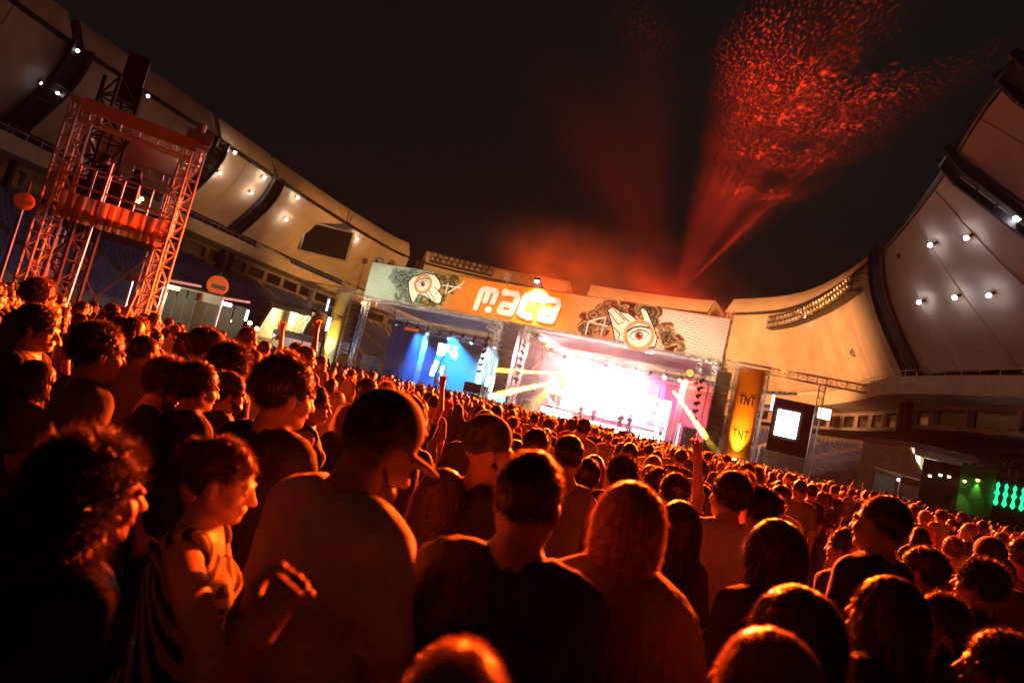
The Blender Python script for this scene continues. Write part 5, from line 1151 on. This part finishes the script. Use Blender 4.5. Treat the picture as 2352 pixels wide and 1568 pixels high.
M_hair = hair_mat('hair_dark', (.035, .022, .016)); HAIRS = [M_hair, hair_mat('hair_brown', (.09, .05, .028)), hair_mat('hair_fair', (.30, .19, .09))]
CL = {'black': (.022, .021, .022), 'grey': (.18, .17, .16), 'white': (.62, .60, .56), 'navy': (.03, .04, .09), 'red': (.22, .03, .025), 'olive': (.09, .085, .045)}
M_cloth = {k: mat('cloth_' + k, c, .85, scale=26, var=.08, bump=.25, trans=.06) for k, c in CL.items()}
M_denim = mat('denim', (.04, .05, .08), .85, scale=20); M_shoe = mat('shoe_rubber', (.05, .045, .04), .7); M_cap = mat('cap_cloth', (.05, .05, .04), .85, scale=24, var=.7); M_eye = mat('eye_white', (.35, .33, .3), .2, spec=.6)
def place(meshes, label, cat, loc, yaw, s, shirt='black', skin=0, hair=0, group=None, name='person', shirt_label=None):
    o = bpy.data.objects.new(name, meshes['body']); COL.objects.link(o); o.matrix_world = Matrix.Translation(loc) @ Matrix.Rotation(-yaw, 4, 'Z') @ Matrix.Scale(s, 4)
    tag(o, label, cat, group); o.material_slots[0].link = 'OBJECT'; o.material_slots[0].material = SKINS[skin]
    for nm, me in meshes.items():
        if nm == 'body': continue
        c = bpy.data.objects.new(nm, me); COL.objects.link(c); c.parent = o
        if nm == 'shirt' and shirt: c.material_slots[0].link = 'OBJECT'; c.material_slots[0].material = M_cloth[shirt] if isinstance(shirt, str) else shirt
        if nm in ('hair', 'beard'): c.material_slots[0].link = 'OBJECT'; c.material_slots[0].material = HAIRS[hair]
    return o
# ------------------------------------------------------------------ the people who show largest
HERO = (.0058, .015)
STAGE_AT = S(20, 2, 0)
def face_stage(x, y): return math.atan2(STAGE_AT.x - x, STAGE_AT.y - y)
def head_at(px, py, w, Wr=.165): return atd(px, py + 12, Wr * FPX / w)
SPOTS = []
def hero(key, px, py, w, label, yaw=None, Wr=.165, shirt='black', skin=0, hairc=0, targets=None, smin=.84, smax=1.14, **kw):
    Wr *= {'curly': 1.25, 'curlylong': 1.22, 'short': 1.12, 'bob': 1.08, 'long': 1.1, 'afro': 1.15}.get(kw.get('hair', 'short'), 1.0)
    c = head_at(px, py, w, Wr); s = min(max(c.z / 1.605, smin), smax); y = face_stage(c.x, c.y) if yaw is None else radians(yaw)
    loc = Vector((c.x, c.y, 0)); mw = Matrix.Translation(loc) @ Matrix.Rotation(-y, 4, 'Z') @ Matrix.Scale(s, 4)
    if targets:
        inv = mw.inverted()
        for k, (eq, wq) in targets.items(): kw[k] = (tuple(inv @ atd(*eq)), tuple(inv @ atd(*wq)))
    kw['strands'] = int(kw.get('strands', 3600) * 1.9); kw.setdefault('swid', .0009); kw.setdefault('res', HERO); kw.setdefault('seed', len(SPOTS) + 3)
    me = person_meshes(key, **kw); SPOTS.append((c.x, c.y, .34)); return place(me, label, 'person', loc, y, s, shirt, skin, hairc)
def striped():
    m = bpy.data.materials.new('striped_cloth'); m.use_nodes = True; nt = m.node_tree; b = nt.nodes['Principled BSDF']; b.inputs['Roughness'].default_value = .85
    tc = nt.nodes.new('ShaderNodeTexCoord'); w = nt.nodes.new('ShaderNodeTexWave'); w.wave_type = 'BANDS'; w.bands_direction = 'DIAGONAL'; w.inputs['Scale'].default_value = 9; w.inputs['Distortion'].default_value = 4; w.inputs['Detail Scale'].default_value = .6
    rp = nt.nodes.new('ShaderNodeValToRGB'); rp.color_ramp.elements[0].position = .5; rp.color_ramp.elements[1].position = .56; rp.color_ramp.elements[0].color = (.015, .014, .014, 1); rp.color_ramp.elements[1].color = (.55, .52, .48, 1)
    nt.links.new(tc.outputs['Object'], w.inputs['Vector']); nt.links.new(w.outputs['Fac'], rp.inputs['Fac']); nt.links.new(rp.outputs['Color'], b.inputs['Base Color']); return m
hero('striped_woman', 503, 1092, 158, 'woman in profile with hair tied back, striped top and raised fist, beside the loose curls', yaw=78, Wr=.20, shirt=striped(), skin=1, hairc=1, sex='f', hair='bun', sleeve='none', head=Head(yaw=.08, pitch=.12), strands=5200,
     targets={'armR': ((500, 1600, 1.06), (590, 1455, .99)), }, handR=dict(fist=True, curl=.5, d=(0, .35, 1), n=(-.8, .5, -.2), size=1.0), fine_hand=.006)
hero('cap_man', 835, 1000, 148, 'man in a patterned cap looking down, in a loose pale T-shirt', yaw=38, shirt='white', skin=0, hair='buzz', cap='cap', beard=True, head=Head(yaw=.35, pitch=.42, roll=-.05), armR='bent', bulk=1.08)
hero('tall_man', 652, 893, 112, 'tall short haired man in a black shirt left of the man in the cap', yaw=32, shirt='black', hair='short', head=Head(yaw=.25, pitch=.05))
hero('curl_back', 893, 1012, 96, 'person with fire lit curls just behind the man in the cap', yaw=-40, Wr=.19, hair='curlylong', sex='f', hairc=1, shirt='navy', head=Head(pitch=.2))
hero('dark_man', 930, 958, 97, 'man in profile in black with glasses, beyond the cap man', yaw=58, Wr=.19, shirt='black', hair='short', head=Head(yaw=.2, pitch=.05), glasses=True)
hero('long_hair', 1018, 1135, 106, 'woman with long straight hair down her back and a pale sleeveless top', yaw=30, shirt='white', sex='f', hair='long', sleeve='none', hairc=1, head=Head(yaw=.15))
hero('beanie_man', 1124, 1028, 108, 'laughing bearded man in a beanie turned to the right', yaw=55, Wr=.195, shirt='black', hair='none', cap='beanie', beard=True, head=Head(yaw=.35, pitch=-.02))
hero('tee_man', 1213, 1142, 150, 'broad man seen from behind in a black T-shirt with cropped hair', yaw=14, shirt='black', hair='buzz', bulk=1.14, hairc=1, head=Head(yaw=.12))
hero('bob_woman', 1437, 1205, 190, 'woman with a fair bob seen from behind in a wide dark pleated shawl', yaw=2, Wr=.215, shirt='olive', sex='f', hair='bob', hairlen=.45, hairc=2, top='shawl', strands=5200, bulk=1.2)
hero('pale_tee', 1674, 1130, 82, 'man with cropped hair in a pale loose T-shirt, right of the shawl woman', yaw=-12, shirt='white', hair='short', hairlen=.6)
hero('round_dark', 1770, 1262, 112, 'person with a round dark head of hair beside the pale T-shirt', yaw=-25, shirt='black', hair='bob', sex='f')
hero('messy', 368, 868, 112, 'bearded man with messy flame lit hair looking down at the left', yaw=62, Wr=.20, shirt='black', hair='curly', beard=True, skin=0, hairc=1, head=Head(yaw=.1, pitch=.3), strands=4600)
hero('afro', 530, 832, 98, 'person with a big dark afro behind the messy haired man', yaw=20, Wr=.26, shirt='black', hair='afro', skin=2, strands=4000)
hero('side_man', 527, 892, 78, 'man in profile in front of the afro, forehead lit orange', yaw=58, Wr=.19, shirt='navy', hair='short', beard=True)
hero('back_left', 455, 880, 82, 'short haired man between the messy haired man and the profile man', yaw=40, shirt='black', hair='short')
hero('glasses_woman', 722, 918, 72, 'woman in profile with shining glasses right of the tall man', yaw=68, Wr=.20, shirt='navy', sex='f', hair='bun', glasses=True, sleeve='none')
hero('face_left', 88, 745, 92, 'man in profile with his whole face lit, second row at the left edge', yaw=72, Wr=.21, shirt='black', hair='short', skin=1, head=Head(yaw=.05))
hero('low_left', 85, 872, 86, 'person with a bright face at the left edge below the lit profile', yaw=52, Wr=.19, shirt='olive', sex='f', hair='long', skin=1, head=Head(yaw=.2))
hero('tee_left', 228, 800, 92, 'man in a grey T-shirt with dark hair, left of the messy haired man', yaw=40, shirt='grey', hair='short')
hero('tank_mid', 1302, 1040, 68, 'man seen from behind in a grey vest before the bright stage', yaw=0, shirt='grey', hair='buzz', sleeve='none', strands=2500)
hero('vlit', 1228, 1018, 62, 'short haired man right of the laughing man in the beanie', yaw=5, shirt='black', hair='short', strands=2500)
hero('curl_mid', 1427, 1083, 88, 'curly haired man just beyond the fair bob', yaw=5, Wr=.20, shirt='black', hair='curly', strands=3500)
hero('arc_mid', 1344, 1086, 66, 'man with a rounded haircut between the broad man and the curly man', yaw=5, shirt='navy', hair='short', strands=2500)
hero('raise_mid', 1545, 1120, 66, 'dark haired person reaching one bent arm up right of the curly man', yaw=-10, shirt='red', hair='short', armR='up', armL='half', strands=2500)
hero('dark_right', 1552, 1200, 92, 'woman with dark hair tucked behind the right shoulder of the shawl woman', yaw=-15, shirt='olive', sex='f', hair='long', strands=3000)
hero('bun_right', 1735, 1160, 72, 'woman with a hair bun right of the pale T-shirt man', yaw=-25, shirt='navy', sex='f', hair='bun')
hero('lit_right', 1940, 1250, 84, 'dark haired man at the right with a rim lit ear', yaw=-35, Wr=.19, shirt='black', hair='short')
hero('wave_right', 1985, 1300, 112, 'woman with wavy hair lit on its left side, at the right', yaw=-48, Wr=.21, shirt='olive', sex='f', hair='curlylong', hairc=1)
hero('head_right', 2020, 1195, 84, 'tall cropped haired man standing above the crowd at the right', yaw=-30, shirt='black', hair='buzz')
hero('dark_far_right', 2115, 1300, 82, 'dark haired man turned to the stage at the far right', yaw=-40, shirt='black', hair='short')
hero('edge_right', 2245, 1330, 112, 'curly haired man with a thin rim of light near the right edge', yaw=-40, Wr=.20, shirt='black', hair='curly')
hero('mid_right', 2030, 1400, 132, 'woman with long dark hair low at the right', yaw=-35, shirt='black', sex='f', hair='long')
hero('ear_right', 2150, 1440, 118, 'man with lit cheek and ear low at the right', yaw=-60, Wr=.20, shirt='navy', hair='short')
hero('low_dark', 1812, 1455, 200, 'dark haired person close to the lens at the bottom, right of the shawl woman', yaw=-28, Wr=.19, shirt='black', hair='bob', strands=5200, smin=.80)
hero('low_hair', 1708, 1432, 108, 'short haired boy peeking beside the shawl at the bottom', yaw=-20, shirt='black', hair='short', smin=.76)
hero('low_fair', 1745, 1568, 250, 'fair haired head cut by the bottom edge of the picture', yaw=-40, Wr=.20, shirt='black', sex='f', hair='long', hairc=2, strands=5200, smin=.80)
hero('low_mid', 1975, 1530, 150, 'person with curly hair low at the bottom right', yaw=-45, Wr=.20, shirt='black', hair='curly', smin=.78)
hero('corner', 2290, 1530, 170, 'dark head with a lit edge in the bottom right corner', yaw=-55, Wr=.20, shirt='black', hair='short', smin=.78)
hero('bottom', 1035, 1660, 290, 'light cropped head just showing at the bottom middle edge', yaw=5, Wr=.17, shirt='black', hair='buzz', hairc=2, smin=.80, strands=5200)
hero('near_curls', 215, 1120, 250, 'large dark figure with long loose curls filling the lower left edge', yaw=40, Wr=.19, shirt='black', sex='f', hair='curlylong', sleeve='long', strands=7000, smin=.80)

# ------------------------------------------------------------------ the crowd behind them, person by person
KINDS = [('short', dict(hair='short'), 'short haired man'), ('short', dict(hair='buzz', bulk=1.05), 'cropped haired man'), ('curly', dict(hair='curly'), 'curly haired man'), ('long', dict(hair='long', sex='f'), 'long haired woman'),
         ('bob', dict(hair='bob', sex='f'), 'woman with a bob'), ('bun', dict(hair='bun', sex='f', sleeve='none'), 'woman with a bun'), ('cap', dict(hair='buzz', cap='cap'), 'man in a cap'), ('curlylong', dict(hair='curlylong', sex='f'), 'woman with long curls'),
         ('turned', dict(hair='short', head=Head(yaw=.9), beard=True), 'bearded man looking aside'), ('afro', dict(hair='afro', hairlen=1), 'person with an afro'),
         ('armup', dict(hair='short', armR='highup', fine_hand=.010), 'man with one arm up'), ('bothup', dict(hair='long', sex='f', armR='up', armL='highup', fine_hand=.010), 'woman raising both arms'),
         ('half', dict(hair='bob', sex='f', armL='half', armR='half', fine_hand=.012), 'woman clapping'), ('wave', dict(hair='curly', armL='out', fine_hand=.011), 'man reaching out')]
WGT = [16, 10, 9, 12, 8, 7, 6, 6, 6, 3, 1.6, .8, 1.2, .8]
PROTO = [person_meshes('kind_%s' % 'abcdefghijklmnop'[i], res=(.0105, .026), strands=1700, swid=.0015, seed=40 + i, **k[1]) for i, k in enumerate(KINDS)]
placed = []; tries = 0
def free(x, y, r):
    for a, b, q in SPOTS:
        if (a - x) ** 2 + (b - y) ** 2 < ((r + q) * .5) ** 2 * 1.0 + 0: return False
    return True
while len(placed) < 252 and tries < 60000:
    tries += 1; d = 2.5 + (19.5 - 2.5) * rnd.random() ** .75; px = rnd.uniform(-80, 2440); c = CAM + ray(px, 784) * d
    if c.y < .4: continue
    sp_ = .40 + .014 * d
    # keep the sight lines to the largest figures open
    if d < 3.4 and 560 < px < 1640: continue
    ok = True
    for a, b, q in SPOTS:
        if (a - c.x) ** 2 + (b - c.y) ** 2 < (sp_ + (q - .34) * 1) ** 2: ok = False; break
    if not ok: continue
    if (P(TWD / 2, TWB / 2, 0).to_2d() - c.to_2d()).length < 1.0: continue
    SPOTS.append((c.x, c.y, .34)); placed.append((c.x, c.y, d, px))
placed.sort(key=lambda q: q[2])
def zone(px, d):
    for lim, t in ((330, 'under the camera tower'), (620, 'below the round sign'), (860, 'toward the pale pillar'), (1130, 'toward the smoky blue stage'), (1250, 'toward the middle speakers'), (1600, 'toward the bright stage'), (1790, 'toward the orange pillar'), (2010, 'toward the right seats'), (2150, 'toward the right entrance')):
        if px < lim: return t
    return 'toward the green booth'
recs = []
for (x, y, d, px) in placed:
    i = rnd.choices(range(len(KINDS)), WGT)[0]; shirt = rnd.choices(list(CL), [10, 5, 3, 4, 2, 2])[0]; hc_ = rnd.choices((0, 1, 2), (10, 4, 1))[0]
    yaw = face_stage(x, y) + rnd.gauss(0, .28); tall = 1.0 if 760 < px < 2000 else (1.09 if px < 760 else .99)
    s = min(1.14, max(.86, rnd.gauss(.955 if KINDS[i][1].get('sex') != 'f' else .90, .035) * tall)); band = 'close' if d < 5.5 else ('halfway' if d < 11 else 'far')
    lab = '%s in %s, %s, %s' % (KINDS[i][2], shirt, band, zone(px, d)); recs.append([lab, px, i, shirt, hc_, yaw, s, x, y])
by = {}
for r in recs: by.setdefault(r[0], []).append(r)
ORD = ['first', 'second', 'third', 'fourth', 'fifth', 'sixth', 'seventh', 'eighth']
for lab, rs in by.items():
    if len(rs) > 1:
        for k, r in enumerate(sorted(rs, key=lambda q: q[1])): r[0] = lab + ', %s from left' % ORD[min(k, 7)]
for lab, px, i, shirt, hc_, yaw, s, x, y in recs:
    place(PROTO[i], lab, 'person', Vector((x, y, 0)), yaw, s, shirt, rnd.choices((0, 1, 2), (5, 3, 3))[0], hc_, 'people standing in the crowd')

# the far crowd: beyond three hundred people it is one mass
def rough(kind, rr):
    mb = MB(); hw = rr.uniform(.072, .085); mb.ball((0, 0, 1.60), (hw, hw * 1.18, .115), 7, 5)
    if kind == 1: mb.ball((0, -.03, 1.60), (hw * 1.28, hw * 1.4, .14), 7, 5)
    if kind == 2: mb.tube((0, -.06, 1.66), (0, -.09, 1.32), .085, 6, .07)
    mb.tube((0, -.01, 1.40), (0, -.01, 1.52), .055, 6)
    ring = [(.06, .05, 1.49), (.17, .09, 1.42), (.21, .11, 1.32), (.18, .11, 1.10), (.18, .12, .9), (.14, .1, .5), (.12, .1, .02)]
    mb.sheet([[(a * cos(t), -.01 + b * sin(t), z) for t in [2 * pi * j / 8 for j in range(9)]] for a, b, z in ring])
    for sg in (-1, 1):
        if kind == 3: mb.tube((sg * .19, 0, 1.38), (sg * .24, .08, 1.62), .045, 5); mb.tube((sg * .24, .08, 1.62), (sg * .16, .1, 1.88), .035, 5); mb.ball((sg * .15, .1, 1.93), (.03, .035, .055), 5, 4)
        else: mb.tube((sg * .2, 0, 1.38), (sg * .24, .02, 1.08), .045, 5); mb.tube((sg * .24, .02, 1.08), (sg * .2, .2, .95), .035, 5)
    return np.array(mb.v), mb.f
rr = random.Random(11); RK = [rough(k, rr) for k in (0, 0, 0, 1, 2, 2, 3)]
V_ = []; F_ = []; nv = 0; MI = []
cells = {}
cnt = 0; t_ = 0
while cnt < 1500 and t_ < 40000:
    t_ += 1; d = 16 + 48 * rr.random(); px = rr.uniform(-60, 2420); c = CAM + ray(px, 900) * d
    q = (Vector((c.x, c.y, 0)) - SA); sd, dd = q.dot(SU), q.dot(SB)
    if dd > -2.2 and -9 < sd < 42: continue
    if dd > 6: continue
    if (c.to_2d() - (FLg + bk * 2).to_2d()).length < 2.5 and rr.random() < .5: continue
    if any((Vector((c.x, c.y)) - Vector((o_.x + ax.x * t, o_.y + ax.y * t))).length < 1.6 for t in range(-1, 9, 2)): continue
    key = (round(c.x / .55), round(c.y / .55))
    if key in cells: continue
    cells[key] = 1; v, f = RK[rr.randrange(6) if rr.random() < .985 else 6]; a = -face_stage(c.x, c.y) + rr.gauss(0, .3); s = rr.gauss(.925, .04); ca, sa = cos(a) * s, sin(a) * s
    w = np.stack([v[:, 0] * ca - v[:, 1] * sa + c.x, v[:, 0] * sa + v[:, 1] * ca + c.y, v[:, 2] * s], 1); V_.append(w); F_.extend(tuple(i + nv for i in q_) for q_ in f); MI.extend([1] * 35 + [0] * (len(f) - 35)); nv += len(w); cnt += 1
me = bpy.data.meshes.new('crowd'); me.from_pydata(np.concatenate(V_).tolist(), [], F_); me.polygons.foreach_set('use_smooth', [True] * len(me.polygons))
me.polygons.foreach_set('material_index', MI)
me.materials.append(mat('crowd_clothes', (.07, .055, .048), .8, scale=3.5, var=.85)); me.materials.append(mat('crowd_hair', (.05, .032, .022), .5, scale=3, var=.6)); co = bpy.data.objects.new('crowd', me); COL.objects.link(co); co['kind'] = 'stuff'

# ------------------------------------------------------------------ people on the stages and on the tower
def guitar(mw, label, col):
    T = thing('guitar', label, 'guitar', mw.translation)
    m = MB(); pts = [(-.20, 0), (-.16, .10), (-.05, .12), (.04, .085), (.12, .10), (.19, .06), (.19, -.06), (.12, -.10), (.04, -.085), (-.05, -.12), (-.16, -.10)]
    n = len(pts); m.add([mw @ Vector((x, .2, z)) for x, z in pts] + [mw @ Vector((x, .25, z)) for x, z in pts], [tuple(range(n - 1, -1, -1)), tuple(range(n, 2 * n))] + [(k, (k + 1) % n, (k + 1) % n + n, k + n) for k in range(n)]); m.build('guitar_body', mat('guitar_' + col, (.35, .12, .05) if col == 'red' else (.5, .4, .25), .3), T)
    m = MB(); m.bar(mw @ Vector((.15, .235, 0)), mw @ Vector((.78, .235, .14)), .05, .03); m.bar(mw @ Vector((.78, .235, .14)), mw @ Vector((.93, .235, .18)), .08, .025); m.build('guitar_neck', M_black, T)
MUS = person_meshes('musician', hair='short', armL=((-.27, .06, 1.15), (-.33, .24, 1.22)), armR=((.26, -.02, 1.15), (.10, .22, 1.08)), res=(.012, .028), strands=400, swid=.003)
MUS2 = person_meshes('leaning', hair='curly', armL='bent', armR='bent', head=Head(pitch=.5), res=(.012, .028), strands=400, swid=.003)
for (x, y, d, me, sh, lab, gt) in [(1332, 955, 6.0, MUS, 'black', 'dark clad guitarist standing leftmost on the bright stage', 'wood'), (1362, 962, 6.0, MUS, 'red', 'guitarist in a red shirt, second from left on the bright stage', 'red'),
                                   (1423, 975, 5.2, MUS, 'olive', 'guitarist in a loose top, third from left on the bright stage', 'wood'), (1444, 978, 5.2, MUS2, 'black', 'stooping musician in black, rightmost of four on the bright stage', None),
                                   (1519, 985, 6.2, MUS2, 'white', 'person in a pale shirt behind the right riser of the bright stage', None), (1012, 830, 5.0, PROTO[0], 'navy', 'lone dark performer before the broken screen on the smoky stage', None)]:
    s_, z_ = sp(x, y, d); loc = S(s_, d, 1.26); yaw = math.atan2(-loc.x, -loc.y) + (.25 if me is MUS else -.3)
    place(me, lab, 'performer', loc, yaw, 1.0 if x > 1100 else 1.12, sh, 0, 0)
    if gt: guitar(Matrix.Translation(loc + Vector((0, 0, 1.08))) @ Matrix.Rotation(-yaw, 4, 'Z') @ Matrix.Rotation(pi, 4, 'Z') @ Matrix.Scale(-1, 4, (0, 1, 0)), 'electric guitar held by the %s guitarist from left' % {1332: 'first', 1362: 'second', 1423: 'third'}[x], gt)
for (x, dd, k, sh, lab) in ((284, 1.4, 8, 'black', 'bearded operator on the tower deck beside the lit desk lamps'), (236, 2.6, 0, 'black', 'dark figure at the back of the tower deck'), (205, .9, 2, 'navy', 'figure near the left leg on the tower deck')):
    s_ = TWD * ((x - 130) / (395 - 130)); place(PROTO[k], lab, 'tower operator', P(s_, dd, zd + .01), face_stage(P(s_, 0, 0).x, P(s_, 0, 0).y), .95, sh, 0, 0)
# ================================================================== SMOKE AND HAZE
def volmat(name, color, dens, aniso=0.3, noise=None, ctr=(0, 0, 0), rad=(1, 1, 1)):
    m = bpy.data.materials.new(name); m.use_nodes = True; nt = m.node_tree
    for n_ in list(nt.nodes):
        if n_.type == 'BSDF_PRINCIPLED': nt.nodes.remove(n_)
    v = nt.nodes.new('ShaderNodeVolumePrincipled'); v.inputs['Color'].default_value = color + (1,); v.inputs['Density'].default_value = dens; v.inputs['Anisotropy'].default_value = aniso
    if noise:
        tc = nt.nodes.new('ShaderNodeTexCoord'); nz = nt.nodes.new('ShaderNodeTexNoise'); nz.inputs['Scale'].default_value = noise[0]; nz.inputs['Detail'].default_value = noise[3]; nz.inputs['Distortion'].default_value = .8
        rp = nt.nodes.new('ShaderNodeMapRange'); rp.inputs['From Min'].default_value = noise[1]; rp.inputs['From Max'].default_value = noise[2]; rp.inputs['To Max'].default_value = dens
        # thin out towards the plume's rim
        mp = nt.nodes.new('ShaderNodeVectorMath'); mp.operation = 'MULTIPLY_ADD'; mp.inputs[1].default_value = tuple(1 / q for q in rad); mp.inputs[2].default_value = tuple(-c / q for c, q in zip(ctr, rad)); nt.links.new(tc.outputs['Object'], mp.inputs[0])
        ln = nt.nodes.new('ShaderNodeVectorMath'); ln.operation = 'LENGTH'; nt.links.new(mp.outputs[0], ln.inputs[0])
        fd = nt.nodes.new('ShaderNodeMapRange'); fd.interpolation_type = 'SMOOTHSTEP'; fd.inputs['From Min'].default_value = 1.0; fd.inputs['From Max'].default_value = .25; nt.links.new(ln.outputs['Value'], fd.inputs['Value'])
        mu = nt.nodes.new('ShaderNodeMath'); mu.operation = 'MULTIPLY'
        nt.links.new(tc.outputs['Object'], nz.inputs['Vector']); nt.links.new(nz.outputs['Fac'], rp.inputs['Value']); nt.links.new(rp.outputs[0], mu.inputs[0]); nt.links.new(fd.outputs[0], mu.inputs[1]); nt.links.new(mu.outputs[0], v.inputs['Density'])
    nt.links.new(v.outputs[0], nt.nodes['Material Output'].inputs['Volume']); return m
m = MB(); m.hexa([(-930, -870, -1), (930, -870, -1), (930, 990, -1), (-930, 990, -1), (-930, -870, 36), (930, -870, 36), (930, 990, 36), (-930, 990, 36)])
m.build('haze', volmat('haze_air', (.95, .93, .9), HAZE, .2), kind='stuff')
m = MB(); SQ(m, -.4, .5, .3, 14.4, 11.5, 7.7); m.build('smoke', volmat('smoke_left', (.95, .95, .95), .016, .1), kind='stuff')
m = MB(); SQ(m, 14.6, -2.5, .3, 32.0, 11.5, 7.7); m.build('smoke', volmat('smoke_right', (.95, .95, .95), .015, .1), kind='stuff')
def plume(c, r, nm, dens, noise):
    m = MB(); m.ball(c, r, 24, 14); o = m.build('smoke', volmat(nm, (.9, .88, .86), dens, .1, noise, tuple(c), r), kind='stuff')
    bm = bmesh.new(); bm.from_mesh(o.data); bmesh.ops.remove_doubles(bm, verts=bm.verts[:], dist=.001); bmesh.ops.recalc_face_normals(bm, faces=bm.faces[:]); bm.to_mesh(o.data); bm.free()
plume(S(17, 14, 14), (22, 14, 8.5), 'smoke_plume', .022, (.17, .34, .74, 6))
plume(Vector((14, 28, 20)), (22, 26, 11), 'smoke_drift', .007, (.07, .25, .75, 2))
for x, y, zz, rx, dn in ((1880, 110, 26, 15, .34), (1885, 240, 24.2, 11, .24), (1865, 330, 22, 9, .16), (1830, 430, 19.6, 7, .10)):
    q = atz(x, y, zz); plume(Vector((q.x, q.y, zz)), (rx, rx * 1.1, .05), 'smoke_sheet', dn, (.25, .1, .5, 1))
plume(S(22, -3, 3.6), (17, 10, 5.5), 'smoke_front', .0016, (.3, .2, .7, 3))
